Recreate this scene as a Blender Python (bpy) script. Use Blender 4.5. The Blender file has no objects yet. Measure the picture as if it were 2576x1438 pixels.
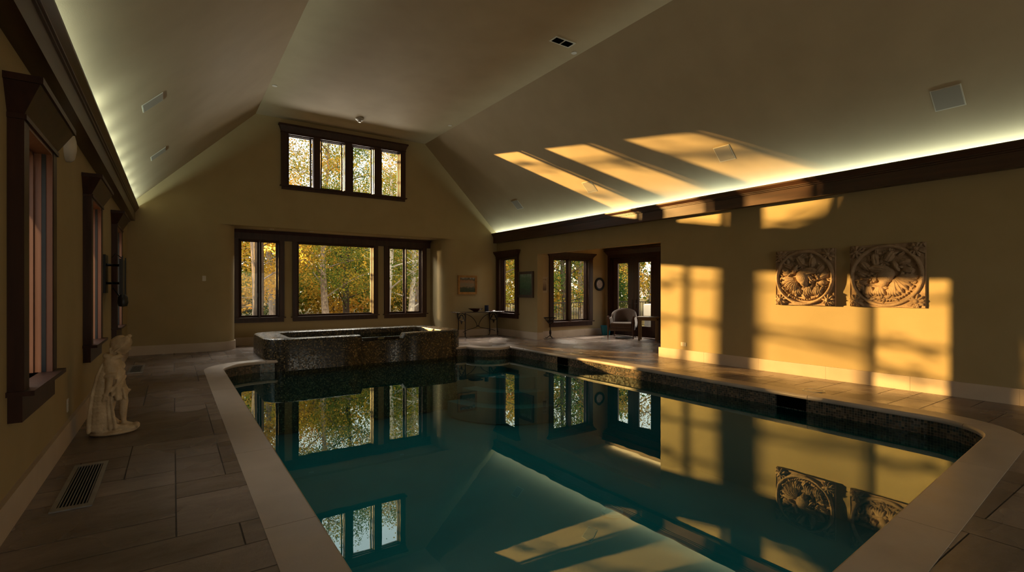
import bpy, bmesh, math, random
import numpy as np
from mathutils import Vector, Matrix
random.seed(7); np.random.seed(7)
C = bpy.context.scene.collection
PI = math.pi
XL, XR, YE, YB = -.81, 8.52, 13.36, 14.28      # left wall, right wall, end wall, bay back wall
YN = -5.0                                       # wall behind the camera
X1, X2, ZC, ZW = 1.64, 6.044, 5.644, 3.19       # flat ceiling edges, its height, wall plate height
AX, AY0, AY1, AZ = 11.45, 6.2, 11.5, 3.05       # alcove: door wall, near wall, far wall, ceiling
OY0, OY1, OZ = 6.92, 11.23, 2.42                # opening into the alcove
WATER = -.22

# ------------------------------------------------------------------ materials
def new_mat(name):
    m = bpy.data.materials.new(name); m.use_nodes = True
    nt = m.node_tree; nt.nodes.clear()
    out = nt.nodes.new('ShaderNodeOutputMaterial')
    return m, nt, out
def N(nt, t, **kw):
    n = nt.nodes.new(t)
    for k, v in kw.items():
        if k.startswith('i_'):
            key = k[2:]
            key = int(key) if key.isdigit() else key.replace('_', ' ')
            n.inputs[key].default_value = v
        else: setattr(n, k, v)
    return n
def ramp(nt, stops):
    r = nt.nodes.new('ShaderNodeValToRGB')
    e = r.color_ramp.elements
    while len(e) < len(stops): e.new(.5)
    for q, (p, c) in zip(e, stops):
        q.position = p; q.color = (*c, 1)
    return r
def coords(nt, kind='Object', scale=(1,1,1)):
    tc = nt.nodes.new('ShaderNodeTexCoord'); mp = nt.nodes.new('ShaderNodeMapping')
    mp.inputs['Scale'].default_value = scale
    nt.links.new(tc.outputs[kind], mp.inputs['Vector'])
    return mp.outputs['Vector']
def surf(name, c1, c2=None, scale=3, rough=.6, bump=0, bscale=40, spec=.5, metal=0, stretch=(1,1,1), detail=4, rvar=0, kind='Object', sheen=0):
    m, nt, out = new_mat(name); L = nt.links
    b = N(nt, 'ShaderNodeBsdfPrincipled'); b.inputs['Roughness'].default_value = rough
    b.inputs['Metallic'].default_value = metal; b.inputs['Specular IOR Level'].default_value = spec
    if sheen: b.inputs['Sheen Weight'].default_value = sheen
    v = coords(nt, kind, stretch)
    n = N(nt, 'ShaderNodeTexNoise'); n.inputs['Scale'].default_value = scale; n.inputs['Detail'].default_value = detail
    L.new(v, n.inputs['Vector'])
    r = ramp(nt, [(.3, c1), (.7, c2 or c1)]); L.new(n.outputs['Fac'], r.inputs['Fac']); L.new(r.outputs['Color'], b.inputs['Base Color'])
    if rvar:
        mr = N(nt, 'ShaderNodeMapRange'); mr.inputs['To Min'].default_value = rough - rvar; mr.inputs['To Max'].default_value = rough + rvar
        mr.inputs['From Min'].default_value = .3; mr.inputs['From Max'].default_value = .7
        L.new(n.outputs['Fac'], mr.inputs['Value']); L.new(mr.outputs['Result'], b.inputs['Roughness'])
    if bump:
        n2 = N(nt, 'ShaderNodeTexNoise'); n2.inputs['Scale'].default_value = bscale; n2.inputs['Detail'].default_value = 5
        L.new(v, n2.inputs['Vector'])
        bp = N(nt, 'ShaderNodeBump'); bp.inputs['Strength'].default_value = bump; bp.inputs['Distance'].default_value = .01
        L.new(n2.outputs['Fac'], bp.inputs['Height']); L.new(bp.outputs['Normal'], b.inputs['Normal'])
    L.new(b.outputs['BSDF'], out.inputs['Surface'])
    return m
M = {}
M['wall'] = surf('olive_plaster', (.36,.28,.145), (.39,.305,.165), 2.2, .75, .12, 130, .25)
M['ceiling'] = surf('beige_plaster', (.43,.345,.225), (.47,.38,.25), 1.6, .8, .1, 110, .2)
M['alcove'] = surf('alcove_plaster', (.40,.30,.16), (.43,.325,.18), 2.2, .75, .1, 130, .25)
M['wood'] = surf('dark_mahogany', (.028,.011,.007), (.055,.021,.012), 2.0, .42, .08, 60, .3, 0, (9,9,.8))
M['jambwood'] = surf('jamb_mahogany', (.030,.014,.009), (.048,.021,.013), 2.0, .6, .05, 60, .2, 0, (9,9,.8))
M['palebark'] = surf('pale_birch_bark', (.42,.36,.31), (.62,.56,.50), 6, .8, .3, 30, .1, 0, (4,4,1))
M['crown'] = surf('crown_mahogany', (.045,.019,.010), (.075,.032,.017), 2.0, .34, .05, 60, .5, 0, (9,.6,9))
M['litwood'] = surf('lit_jamb_mahogany', (.13,.052,.029), (.175,.072,.040), 2.0, .4, .05, 60, .45, 0, (9,9,.8))  # lighter copy of the mahogany; window light on left jambs put into the colour
M['base'] = surf('limestone_baseboard', (.50,.40,.31), (.56,.46,.36), 3.5, .5, .05, 60, .35)
M['coping'] = surf('limestone_coping', (.45,.375,.32), (.56,.475,.41), 3.0, .36, .06, 70, .5, 0, (1,1,1), 6, .07)
M['grout'] = surf('dark_grout', (.045,.034,.027), (.075,.058,.046), 8, .8)
M['iron'] = surf('wrought_iron', (.018,.013,.012), (.03,.022,.02), 30, .38, .3, 90, .5, .6)
M['black'] = surf('black_metal', (.006,.006,.007), (.01,.01,.011), 10, .45)
M['white'] = surf('white_plastic', (.6,.56,.5), (.64,.6,.54), 5, .45)
M['alu'] = surf('brushed_aluminium', (.36,.37,.38), (.45,.46,.47), 12, .32, 0, 10, .5, .7)
M['flatblack'] = surf('flat_black', (.002,.002,.0015), (.004,.003,.002), 5, 1, 0, 10, 0)  # flat black for the shade of recesses, also the ceiling vent grilles
M['grille'] = surf('speaker_grille', (.30,.275,.23), (.33,.30,.25), 260, .8)
M['grilleframe'] = surf('speaker_frame', (.62,.60,.52), (.66,.64,.56), 5, .4)
M['statue'] = surf('aged_marble', (.40,.29,.17), (.68,.54,.36), 9, .62, .35, 90, .35)
M['relief'] = surf('carved_sandstone', (.34,.235,.155), (.47,.34,.235), 9, .9, .9, 110, .15)
M['fabric'] = surf('mohair_fabric', (.085,.055,.042), (.12,.08,.06), 40, .9, .3, 300, .2, sheen=.4)
M['chairwood'] = surf('chair_walnut', (.06,.022,.012), (.10,.04,.02), 8, .35, 0, 10, .5, 0, (4,4,1))
M['tablewood'] = surf('side_table_oak', (.12,.075,.03), (.18,.115,.05), 5, .4, 0, 10, .5, 0, (6,6,1))
M['teal'] = surf('teal_woven', (.0,.13,.19), (.0,.19,.26), 30, .55, .5, 160)
M['goldframe'] = surf('gilt_frame', (.30,.15,.045), (.44,.24,.08), 12, .4, .2, 60, .5, .3)
M['darkframe'] = surf('dark_wood_frame', (.04,.024,.015), (.07,.04,.025), 12, .4)
M['mat_board'] = surf('cream_mat', (.42,.33,.21), (.46,.36,.24), 12, .8)
M['darkglass'] = surf('dark_stone_top', (.035,.028,.025), (.07,.055,.05), 14, .12, 0, 10, .6)
M['navy'] = surf('navy_glaze', (.012,.016,.045), (.03,.04,.09), 25, .18)
M['burgundy'] = surf('burgundy_lacquer', (.045,.012,.008), (.07,.018,.012), 12, .25)
M['bark'] = surf('grey_bark', (.16,.12,.10), (.34,.27,.22), 6, .9, .5, 30, .1, 0, (4,4,1))
M['darkbark'] = surf('dark_bark', (.05,.035,.025), (.10,.07,.05), 6, .9, .5, 30, .1, 0, (4,4,1))
M['ground'] = surf('leaf_litter', (.09,.085,.03), (.30,.17,.05), 4, .95, .5, 20, .1, 0, (1,1,1), 8)
M['drain'] = surf('drain_cover', (.03,.10,.10), (.04,.12,.12), 5, .6)
M['plaster_pool'] = surf('teal_pool_plaster', (.004,.062,.064), (.006,.085,.085), 1.2, .8)

# flagstones: a tint per slab
def stone():
    m, nt, out = new_mat('flagstone'); L = nt.links
    b = N(nt, 'ShaderNodeBsdfPrincipled')
    g = N(nt, 'ShaderNodeNewGeometry'); v = coords(nt, 'Object')
    r = ramp(nt, [(0, (.135,.10,.082)), (.35, (.185,.142,.120)), (.7, (.215,.168,.145)), (1, (.28,.22,.19))])
    L.new(g.outputs['Random Per Island'], r.inputs['Fac'])
    n = N(nt, 'ShaderNodeTexNoise'); n.inputs['Scale'].default_value = 3.2; n.inputs['Detail'].default_value = 8; n.inputs['Roughness'].default_value = .62
    n.inputs['Distortion'].default_value = 0
    L.new(coords(nt, 'Object', (.6,1.6,1)), n.inputs['Vector'])
    mr = N(nt, 'ShaderNodeMapRange'); mr.inputs['From Min'].default_value = .3; mr.inputs['From Max'].default_value = .7
    mr.inputs['To Min'].default_value = .72; mr.inputs['To Max'].default_value = 1.22
    L.new(n.outputs['Fac'], mr.inputs['Value'])
    mx = N(nt, 'ShaderNodeMix', data_type='RGBA', blend_type='MULTIPLY'); mx.inputs['Factor'].default_value = 1
    L.new(r.outputs['Color'], mx.inputs['A']); L.new(mr.outputs['Result'], mx.inputs['B'])
    L.new(mx.outputs['Result'], b.inputs['Base Color'])
    mr2 = N(nt, 'ShaderNodeMapRange'); mr2.inputs['To Min'].default_value = .16; mr2.inputs['To Max'].default_value = .36
    mr2.inputs['From Min'].default_value = .3; mr2.inputs['From Max'].default_value = .7
    n3 = N(nt, 'ShaderNodeTexNoise'); n3.inputs['Scale'].default_value = 1.3; L.new(v, n3.inputs['Vector'])
    L.new(n3.outputs['Fac'], mr2.inputs['Value']); L.new(mr2.outputs['Result'], b.inputs['Roughness'])
    n2 = N(nt, 'ShaderNodeTexNoise'); n2.inputs['Scale'].default_value = 16; n2.inputs['Detail'].default_value = 9; n2.inputs['Roughness'].default_value = .7
    L.new(v, n2.inputs['Vector'])
    bp = N(nt, 'ShaderNodeBump'); bp.inputs['Strength'].default_value = .55; bp.inputs['Distance'].default_value = .007
    L.new(n2.outputs['Fac'], bp.inputs['Height']); L.new(bp.outputs['Normal'], b.inputs['Normal'])
    L.new(b.outputs['BSDF'], out.inputs['Surface']); return m
M['stone'] = stone()

def mosaic(name, size, stops, grout, rough):
    m, nt, out = new_mat(name); L = nt.links
    b = N(nt, 'ShaderNodeBsdfPrincipled'); b.inputs['Specular IOR Level'].default_value = .3
    tc = N(nt, 'ShaderNodeUVMap')
    sn = N(nt, 'ShaderNodeVectorMath', operation='SCALE'); sn.inputs['Scale'].default_value = 1/size
    L.new(tc.outputs['UV'], sn.inputs[0])
    fl = N(nt, 'ShaderNodeVectorMath', operation='FLOOR'); L.new(sn.outputs[0], fl.inputs[0])
    fr = N(nt, 'ShaderNodeVectorMath', operation='FRACTION'); L.new(sn.outputs[0], fr.inputs[0])
    wn = N(nt, 'ShaderNodeTexWhiteNoise', noise_dimensions='2D'); L.new(fl.outputs[0], wn.inputs['Vector'])
    r = ramp(nt, stops); L.new(wn.outputs['Value'], r.inputs['Fac'])
    sp = N(nt, 'ShaderNodeSeparateXYZ'); L.new(fr.outputs[0], sp.inputs[0])
    gs = []
    for ax in ('X', 'Y'):
        s = N(nt, 'ShaderNodeMath', operation='GREATER_THAN'); s.inputs[1].default_value = .12; L.new(sp.outputs[ax], s.inputs[0]); gs.append(s)
    mu = N(nt, 'ShaderNodeMath', operation='MULTIPLY'); L.new(gs[0].outputs[0], mu.inputs[0]); L.new(gs[1].outputs[0], mu.inputs[1])
    mx = N(nt, 'ShaderNodeMix', data_type='RGBA'); mx.inputs['A'].default_value = (*grout, 1)
    L.new(mu.outputs[0], mx.inputs['Factor']); L.new(r.outputs['Color'], mx.inputs['B'])
    L.new(mx.outputs['Result'], b.inputs['Base Color'])
    wn2 = N(nt, 'ShaderNodeTexWhiteNoise', noise_dimensions='3D'); L.new(fl.outputs[0], wn2.inputs['Vector'])
    mr = N(nt, 'ShaderNodeMapRange'); mr.inputs['To Min'].default_value = rough*.5; mr.inputs['To Max'].default_value = rough*1.6
    L.new(wn2.outputs['Value'], mr.inputs['Value']); L.new(mr.outputs['Result'], b.inputs['Roughness'])
    # each tile sits at its own slight tilt
    nm = N(nt, 'ShaderNodeBump'); nm.inputs['Strength'].default_value = .5; nm.inputs['Distance'].default_value = .006
    L.new(mu.outputs[0], nm.inputs['Height']); L.new(nm.outputs['Normal'], b.inputs['Normal'])
    L.new(b.outputs['BSDF'], out.inputs['Surface']); return m
M['spa_tile'] = mosaic('spa_mosaic', .024, [(0,(.010,.009,.007)), (.45,(.028,.023,.015)), (.75,(.075,.056,.03)), (.93,(.20,.14,.06)), (1,(.34,.24,.11))], (.03,.025,.018), .32)
M['band_tile'] = mosaic('waterline_mosaic', .030, [(0,(.02,.03,.03)), (.4,(.06,.05,.04)), (.8,(.14,.10,.07)), (1,(.24,.17,.11))], (.26,.21,.16), .25)

def water(name, tint, bumpstr, refl):
    m, nt, out = new_mat(name); L = nt.links
    gl = N(nt, 'ShaderNodeBsdfGlossy'); gl.inputs['Roughness'].default_value = .0; gl.inputs['Color'].default_value = (.80,.93,.88,1)
    tr = N(nt, 'ShaderNodeBsdfTransparent'); tr.inputs['Color'].default_value = (*tint, 1)
    fr = N(nt, 'ShaderNodeFresnel'); fr.inputs['IOR'].default_value = refl
    v = coords(nt, 'Object')
    n = N(nt, 'ShaderNodeTexNoise'); n.inputs['Scale'].default_value = 2.2; n.inputs['Detail'].default_value = 2; L.new(v, n.inputs['Vector'])
    bp = N(nt, 'ShaderNodeBump'); bp.inputs['Strength'].default_value = bumpstr; bp.inputs['Distance'].default_value = .01
    L.new(n.outputs['Fac'], bp.inputs['Height'])
    L.new(bp.outputs['Normal'], gl.inputs['Normal'])
    mx = N(nt, 'ShaderNodeMixShader'); L.new(fr.outputs[0], mx.inputs[0]); L.new(tr.outputs[0], mx.inputs[1]); L.new(gl.outputs[0], mx.inputs[2])
    L.new(mx.outputs[0], out.inputs['Surface']); return m
M['water'] = water('pool_water', (.20,.66,.62), .05, 2.0)
M['spawater'] = water('spa_water', (.35,.6,.5), .04, 1.9)
def glass():
    m, nt, out = new_mat('window_glass'); L = nt.links
    gl = N(nt, 'ShaderNodeBsdfGlossy'); gl.inputs['Roughness'].default_value = .02
    tr = N(nt, 'ShaderNodeBsdfTransparent'); tr.inputs['Color'].default_value = (.93,.95,.93,1)
    lw = N(nt, 'ShaderNodeLayerWeight'); lw.inputs['Blend'].default_value = .5; pw = N(nt, 'ShaderNodeMath', operation='POWER'); pw.inputs[1].default_value = 4.5; L.new(lw.outputs['Facing'], pw.inputs[0])
    fr = N(nt, 'ShaderNodeMath', operation='MULTIPLY_ADD'); fr.inputs[1].default_value = .4; fr.inputs[2].default_value = .01; L.new(pw.outputs[0], fr.inputs[0])
    mx = N(nt, 'ShaderNodeMixShader'); L.new(fr.outputs[0], mx.inputs[0]); L.new(tr.outputs[0], mx.inputs[1]); L.new(gl.outputs[0], mx.inputs[2])
    L.new(mx.outputs[0], out.inputs['Surface']); return m
M['glass'] = glass()
def leaf(name, stops):
    m, nt, out = new_mat(name); L = nt.links
    g = N(nt, 'ShaderNodeNewGeometry')
    n = N(nt, 'ShaderNodeTexNoise'); n.inputs['Scale'].default_value = .55; n.inputs['Detail'].default_value = 2; L.new(coords(nt), n.inputs['Vector'])
    ad = N(nt, 'ShaderNodeMath', operation='MULTIPLY_ADD'); ad.inputs[1].default_value = .45; L.new(g.outputs['Random Per Island'], ad.inputs[0])
    mr = N(nt, 'ShaderNodeMapRange'); mr.inputs['From Min'].default_value = .36; mr.inputs['From Max'].default_value = .64; mr.inputs['To Max'].default_value = .55
    L.new(n.outputs['Fac'], mr.inputs['Value']); L.new(mr.outputs['Result'], ad.inputs[2])
    r = ramp(nt, stops); L.new(ad.outputs[0], r.inputs['Fac'])
    d = N(nt, 'ShaderNodeBsdfDiffuse'); t = N(nt, 'ShaderNodeBsdfTranslucent')
    L.new(r.outputs['Color'], d.inputs['Color']); L.new(r.outputs['Color'], t.inputs['Color'])
    mx = N(nt, 'ShaderNodeMixShader'); mx.inputs[0].default_value = .5; L.new(d.outputs[0], mx.inputs[1]); L.new(t.outputs[0], mx.inputs[2])
    L.new(mx.outputs[0], out.inputs['Surface']); return m
M['leaf_gold'] = leaf('golden_leaves', [(0,(.16,.17,.03)), (.3,(.42,.27,.04)), (.6,(.72,.42,.06)), (.85,(.85,.50,.10)), (1,(.75,.25,.05))])
M['leaf_mix'] = leaf('turning_leaves', [(0,(.07,.12,.025)), (.35,(.17,.22,.04)), (.6,(.52,.38,.05)), (.85,(.80,.46,.07)), (1,(.65,.18,.04))])
M['leaf_green'] = leaf('green_leaves', [(0,(.035,.07,.02)), (.4,(.09,.15,.035)), (.75,(.22,.27,.05)), (1,(.55,.42,.07))])
def emis(name, c, s):
    m, nt, out = new_mat(name); e = N(nt, 'ShaderNodeEmission'); e.inputs[0].default_value = (*c, 1); e.inputs[1].default_value = s
    nt.links.new(e.outputs[0], out.inputs[0]); return m
M['led'] = emis('cove_led', (.86,1,.72), 1.0)

# ------------------------------------------------------------------ mesh builder
class MB:
    def __init__(s): s.v, s.f, s.uv = [], [], None
    def add(s, vs, fs):
        k = len(s.v); s.v += [tuple(p) for p in vs]; s.f += [tuple(i+k for i in f) for f in fs]; return s
    def box(s, x0, x1, y0, y1, z0, z1):
        x0, x1 = min(x0, x1), max(x0, x1); y0, y1 = min(y0, y1), max(y0, y1); z0, z1 = min(z0, z1), max(z0, z1)
        return s.add([(x0,y0,z0),(x1,y0,z0),(x1,y1,z0),(x0,y1,z0),(x0,y0,z1),(x1,y0,z1),(x1,y1,z1),(x0,y1,z1)],
                     [(0,3,2,1),(4,5,6,7),(0,1,5,4),(1,2,6,5),(2,3,7,6),(3,0,4,7)])
    def prism(s, poly, axis, a, b):
        """poly in the two other axes (cyclic order), extruded a..b along axis"""
        def P(p, t):
            return {'x': (t, p[0], p[1]), 'y': (p[0], t, p[1]), 'z': (p[0], p[1], t)}[axis]
        n = len(poly)
        vs = [P(p, a) for p in poly] + [P(p, b) for p in poly]
        fs = [tuple(range(n))[::-1], tuple(range(n, 2*n))] + [(i, (i+1) % n, n+(i+1) % n, n+i) for i in range(n)]
        return s.add(vs, fs)
    def lathe(s, prof, cx=0, cy=0, n=24, close=True):
        k = len(s.v); m = len(prof)
        for i in range(n):
            a = 2*PI*i/n
            for r, z in prof: s.v.append((cx+r*math.cos(a), cy+r*math.sin(a), z))
        for i in range(n):
            j = (i+1) % n
            for q in range(m-1): s.f.append((k+i*m+q, k+j*m+q, k+j*m+q+1, k+i*m+q+1))
        if close:
            s.f.append(tuple(k+i*m for i in range(n))[::-1]); s.f.append(tuple(k+i*m+m-1 for i in range(n)))
        return s
    def tube(s, pts, r, n=8):
        pts = [Vector(p) for p in pts]; k = len(s.v)
        rs = r if isinstance(r, (list, tuple)) else [r]*len(pts)
        up = Vector((0,0,1)); last = None
        for i, p in enumerate(pts):
            d = (pts[min(i+1, len(pts)-1)] - pts[max(i-1, 0)]).normalized()
            if last is None:
                a = d.cross(up)
                if a.length < .1: a = d.cross(Vector((1,0,0)))
            else: a = last - d*last.dot(d)
            a.normalize(); last = a; b = d.cross(a)
            for q in range(n):
                t = 2*PI*q/n; s.v.append(tuple(p + (a*math.cos(t)+b*math.sin(t))*rs[i]))
        for i in range(len(pts)-1):
            for q in range(n):
                q2 = (q+1) % n; s.f.append((k+i*n+q, k+i*n+q2, k+(i+1)*n+q2, k+(i+1)*n+q))
        s.f.append(tuple(k+q for q in range(n))[::-1]); s.f.append(tuple(k+(len(pts)-1)*n+q for q in range(n)))
        return s
    def build(s, name, mat, parent=None, smooth=False, bevel=0, fixn=True):
        me = bpy.data.meshes.new(name); me.from_pydata(s.v, [], s.f)
        if fixn or bevel:
            bm = bmesh.new(); bm.from_mesh(me)
            if fixn: bmesh.ops.recalc_face_normals(bm, faces=bm.faces)
            if bevel: bmesh.ops.bevel(bm, geom=list(bm.edges), offset=bevel, segments=3, profile=.6, affect='EDGES', clamp_overlap=True)
            bm.to_mesh(me); bm.free()
        return link(name, me, mat, parent, smooth or bool(bevel))
def link(name, me, mat, parent=None, smooth=False):
    o = bpy.data.objects.new(name, me); C.objects.link(o)
    me.materials.clear(); me.materials.append(M[mat] if isinstance(mat, str) else mat)
    if smooth:
        for p in me.polygons: p.use_smooth = True
        if smooth != 'all':
            try: me.set_sharp_from_angle(angle=math.radians(42))
            except Exception: pass
    if parent: o.parent = parent
    return o
def empty(name, loc=(0,0,0), rz=0, **props):
    o = bpy.data.objects.new(name, None); C.objects.link(o); o.location = loc; o.rotation_euler = (0, 0, rz)
    for k, v in props.items(): o[k] = v
    return o
def thing(name, label, cat, loc=(0,0,0), rz=0, group=None):
    o = empty(name, loc, rz, label=label, category=cat)
    if group: o['group'] = group
    return o
def tag(o, label, cat, group=None):
    o['label'] = label; o['category'] = cat
    if group: o['group'] = group
    return o
def struct(o): o['kind'] = 'structure'; return o
def boolean(o, cutter):
    m = o.modifiers.new('b', 'BOOLEAN'); m.operation = 'DIFFERENCE'; m.object = cutter; m.solver = 'EXACT'
    dg = bpy.context.evaluated_depsgraph_get(); me = bpy.data.meshes.new_from_object(o.evaluated_get(dg))
    o.modifiers.clear(); o.data = me
def wall_panel(mb, axis, u0, u1, z0, ztop, a, b, holes):
    """wall as solid panels round the holes; ztop is a function with linear pieces between the given breaks"""
    zt, brk = ztop if isinstance(ztop, tuple) else ((lambda u: ztop), [])
    us = sorted(set([u0, u1] + [h[i] for h in holes for i in (0, 1)] + brk)); us = [u for u in us if u0 <= u <= u1]
    for p, q in zip(us, us[1:]):
        mid = (p+q)/2; hs = sorted([(h[2], h[3]) for h in holes if h[0] < mid < h[1]]); z = z0
        for h0, h1 in hs:
            if h0 > z: mb.prism([(p, z), (q, z), (q, h0), (p, h0)], axis, a, b)
            z = h1
        mb.prism([(p, z), (q, z), (q, zt(q)), (p, zt(p))], axis, a, b)
    return mb

# ------------------------------------------------------------------ room shell
WIN_L = [(4.22,4.98), (7.20,8.00), (10.20,10.98)]        # left wall openings (y)
LZ0, LZ1 = .80, 2.42
mb = MB(); wall_panel(mb, 'x', YN, YE+.2, -.1, ZW+.25, XL-.25, XL, [(a, b, LZ0, LZ1) for a, b in WIN_L])
struct(mb.build('wall_left', 'wall'))
mb = MB(); wall_panel(mb, 'x', YN, YE+.2, -.1, ZW+.25, XR, XR+.2, [(OY0, OY1, -.1, OZ), (12.27, 13.17, .70, 2.40)])
struct(mb.build('wall_right', 'wall'))
def gable(x):
    if x < X1: return ZW + (x-XL)*(ZC-ZW)/(X1-XL) + .12
    if x > X2: return ZC - (x-X2)*(ZC-ZW)/(XR-X2) + .12
    return ZC + .12
BX0, BX1, BR = 1.22, 6.64, .37
mb = MB(); wall_panel(mb, 'y', XL, XR, -.1, (gable, [X1, X2]), YE, YE+.2, [(BX0-BR, BX1+BR, -.1, 2.94), (2.33, 5.30, 4.00, 5.30)])
struct(mb.build('wall_end', 'wall'))
# rounded columns and side walls of the bay
mb = MB()
for sx, xs in ((1, BX0), (-1, BX1)):
    arc = [(xs - sx*BR + sx*BR*math.sin(t), YE + BR - BR*math.cos(t)) for t in [PI/2*i/14 for i in range(15)]]
    poly = arc + [(xs, YB+.2), (xs - sx*BR, YB+.2)]
    mb.prism(poly, 'z', -.1, 2.94)
struct(mb.build('wall_bay_sides', 'wall', None, True))
mb = MB(); wall_panel(mb, 'y', BX0-.2, BX1+.2, -.1, 2.99, YB, YB+.2, [(1.36,2.31,.70,2.70), (2.75,4.84,.70,2.70), (5.27,6.38,.70,2.70)])
struct(mb.build('wall_bay', 'wall'))
mb = MB().box(BX0-BR-.1, BX1+BR+.1, YE+.19, YB+.25, 2.94, 3.1); struct(mb.build('ceiling_bay', 'ceiling'))
# ceiling: two slopes and the flat
def slab(poly): # poly in x,z
    m = MB(); m.prism(poly, 'y', YN, YE+.1); return m
T = .15
struct(slab([(XL-.3, ZW-.3), (XL-.0, ZW), (X1, ZC), (X1, ZC+T), (XL-.3, ZW+.05)]).build('ceiling_slope_left', 'ceiling'))
struct(slab([(XR+.3, ZW-.3), (XR, ZW), (X2, ZC), (X2, ZC+T), (XR+.3, ZW+.05)]).build('ceiling_slope_right', 'ceiling'))
struct(slab([(X1, ZC), (X2, ZC), (X2, ZC+T), (X1, ZC+T)]).build('ceiling', 'ceiling'))
# wall behind the camera with a wide glazed door added for the fill lamp
mb = MB(); wall_panel(mb, 'y', XL, XR, -.1, (gable, [X1, X2]), YN-.2, YN, [(1.6, 6.2, 0, 2.5)])
struct(mb.build('wall_back', 'wall'))
# alcove
mb = MB(); wall_panel(mb, 'y', XR+.2, AX+.2, -.1, AZ, AY1, AY1+.2, [(9.28, 10.74, .46, 2.36)])
struct(mb.build('wall_alcove_far', 'alcove'))
mb = MB(); wall_panel(mb, 'x', AY0-.2, AY1+.2, -.1, AZ, AX, AX+.2, [(9.40, 11.22, -.1, 2.42)])
struct(mb.build('wall_alcove_right', 'alcove'))
struct(MB().box(XR+.2, AX+.2, AY0-.2, AY0, -.1, AZ).build('wall_alcove_near', 'alcove'))
struct(MB().box(XR+.15, AX+.25, AY0-.2, AY1+.2, AZ, AZ+.15).build('ceiling_alcove', 'ceiling'))

# pool outline (inner edge of the coping), anticlockwise
def arcpts(cx, cy, r, a0, a1, n=8): return [(cx+r*math.cos(math.radians(a0+(a1-a0)*i/n)), cy+r*math.sin(math.radians(a0+(a1-a0)*i/n))) for i in range(n+1)]
pool = arcpts(1.24, 1.58, .5, 180, 268) + [(2.67,1.15), (3.99,1.235), (5.02,1.305)] + arcpts(6.35, 1.99, .6, -83, 0) \
     + [(6.95, 4.0), (6.95, 6.0), (6.95, 8.0), (6.95, 10.30), (6.80,10.20), (6.58,10.16), (6.36,10.20), (6.18,10.34), (6.06,10.56), (6.02,10.85), (1.5,10.85)] \
     + arcpts(1.44, 10.15, .7, 92, 180)[:] + [(.74, 8.0), (.74, 6.0), (.74, 4.0)]
def resample(poly, step=.12):
    out = []
    for i, p in enumerate(poly):
        q = poly[(i+1) % len(poly)]; d = math.dist(p, q); n = max(1, int(d/step))
        for k in range(n): out.append((p[0]+(q[0]-p[0])*k/n, p[1]+(q[1]-p[1])*k/n))
    return out
PO = resample(pool)
def offset(poly, d):
    n = len(poly); out = []
    for i in range(n):
        p, a, b = Vector(poly[i]), Vector(poly[i-1]), Vector(poly[(i+1) % n])
        e1, e2 = (p-a).normalized(), (b-p).normalized()
        n1, n2 = Vector((e1.y, -e1.x)), Vector((e2.y, -e2.x))
        m = (n1+n2)
        m = m.normalized() if m.length > 1e-6 else n1
        k = max(.55, m.dot(n1)); out.append(tuple(p + m*(d/k)))
    return out
# paving: slabs of mixed sizes on a hidden module
def paving():
    g = .315; x0, y0 = XL-.12, YN-.1; nx, ny = int((AX+.3-x0)/g)+1, int((YB+.2-y0)/g)+1
    used = np.zeros((nx, ny), bool); rnd = random.Random(11); m = MB()
    def inside(i, j):
        x, y = x0+(i+.5)*g, y0+(j+.5)*g
        if x < XR+.15: return y < YB+.2
        return AY0-.3 < y < AY1+.2
    for j in range(ny):
        for i in range(nx):
            if used[i, j] or not inside(i, j): continue
            opts = [(3,1),(3,2),(2,1),(2,2),(4,2),(1,1),(2,1),(3,2),(3,1),(1,2)]; rnd.shuffle(opts)
            for w, h in opts + [(1,1)]:
                if i+w > nx or j+h > ny: continue
                if used[i:i+w, j:j+h].any() or not all(inside(a, b) for a in (i, i+w-1) for b in (j, j+h-1)): continue
                used[i:i+w, j:j+h] = True; q = .0045
                m.box(x0+i*g+q, x0+(i+w)*g-q, y0+j*g+q, y0+(j+h)*g-q, -.04, 0); break
    return m
floor = paving().build('floor', 'stone'); struct(floor)
bed = struct(MB().box(XL-.1, XR+.2, YN-.1, YB+.2, -.09, -.0025).box(XR+.2, AX+.1, AY0-.1, AY1+.1, -.09, -.0025).build('floor_bed', 'grout'))
cut = MB().prism(offset(PO, .15), 'z', -1, 1).build('cutter', 'grout')
boolean(floor, cut); boolean(bed, cut)
bpy.data.objects.remove(cut)

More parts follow.
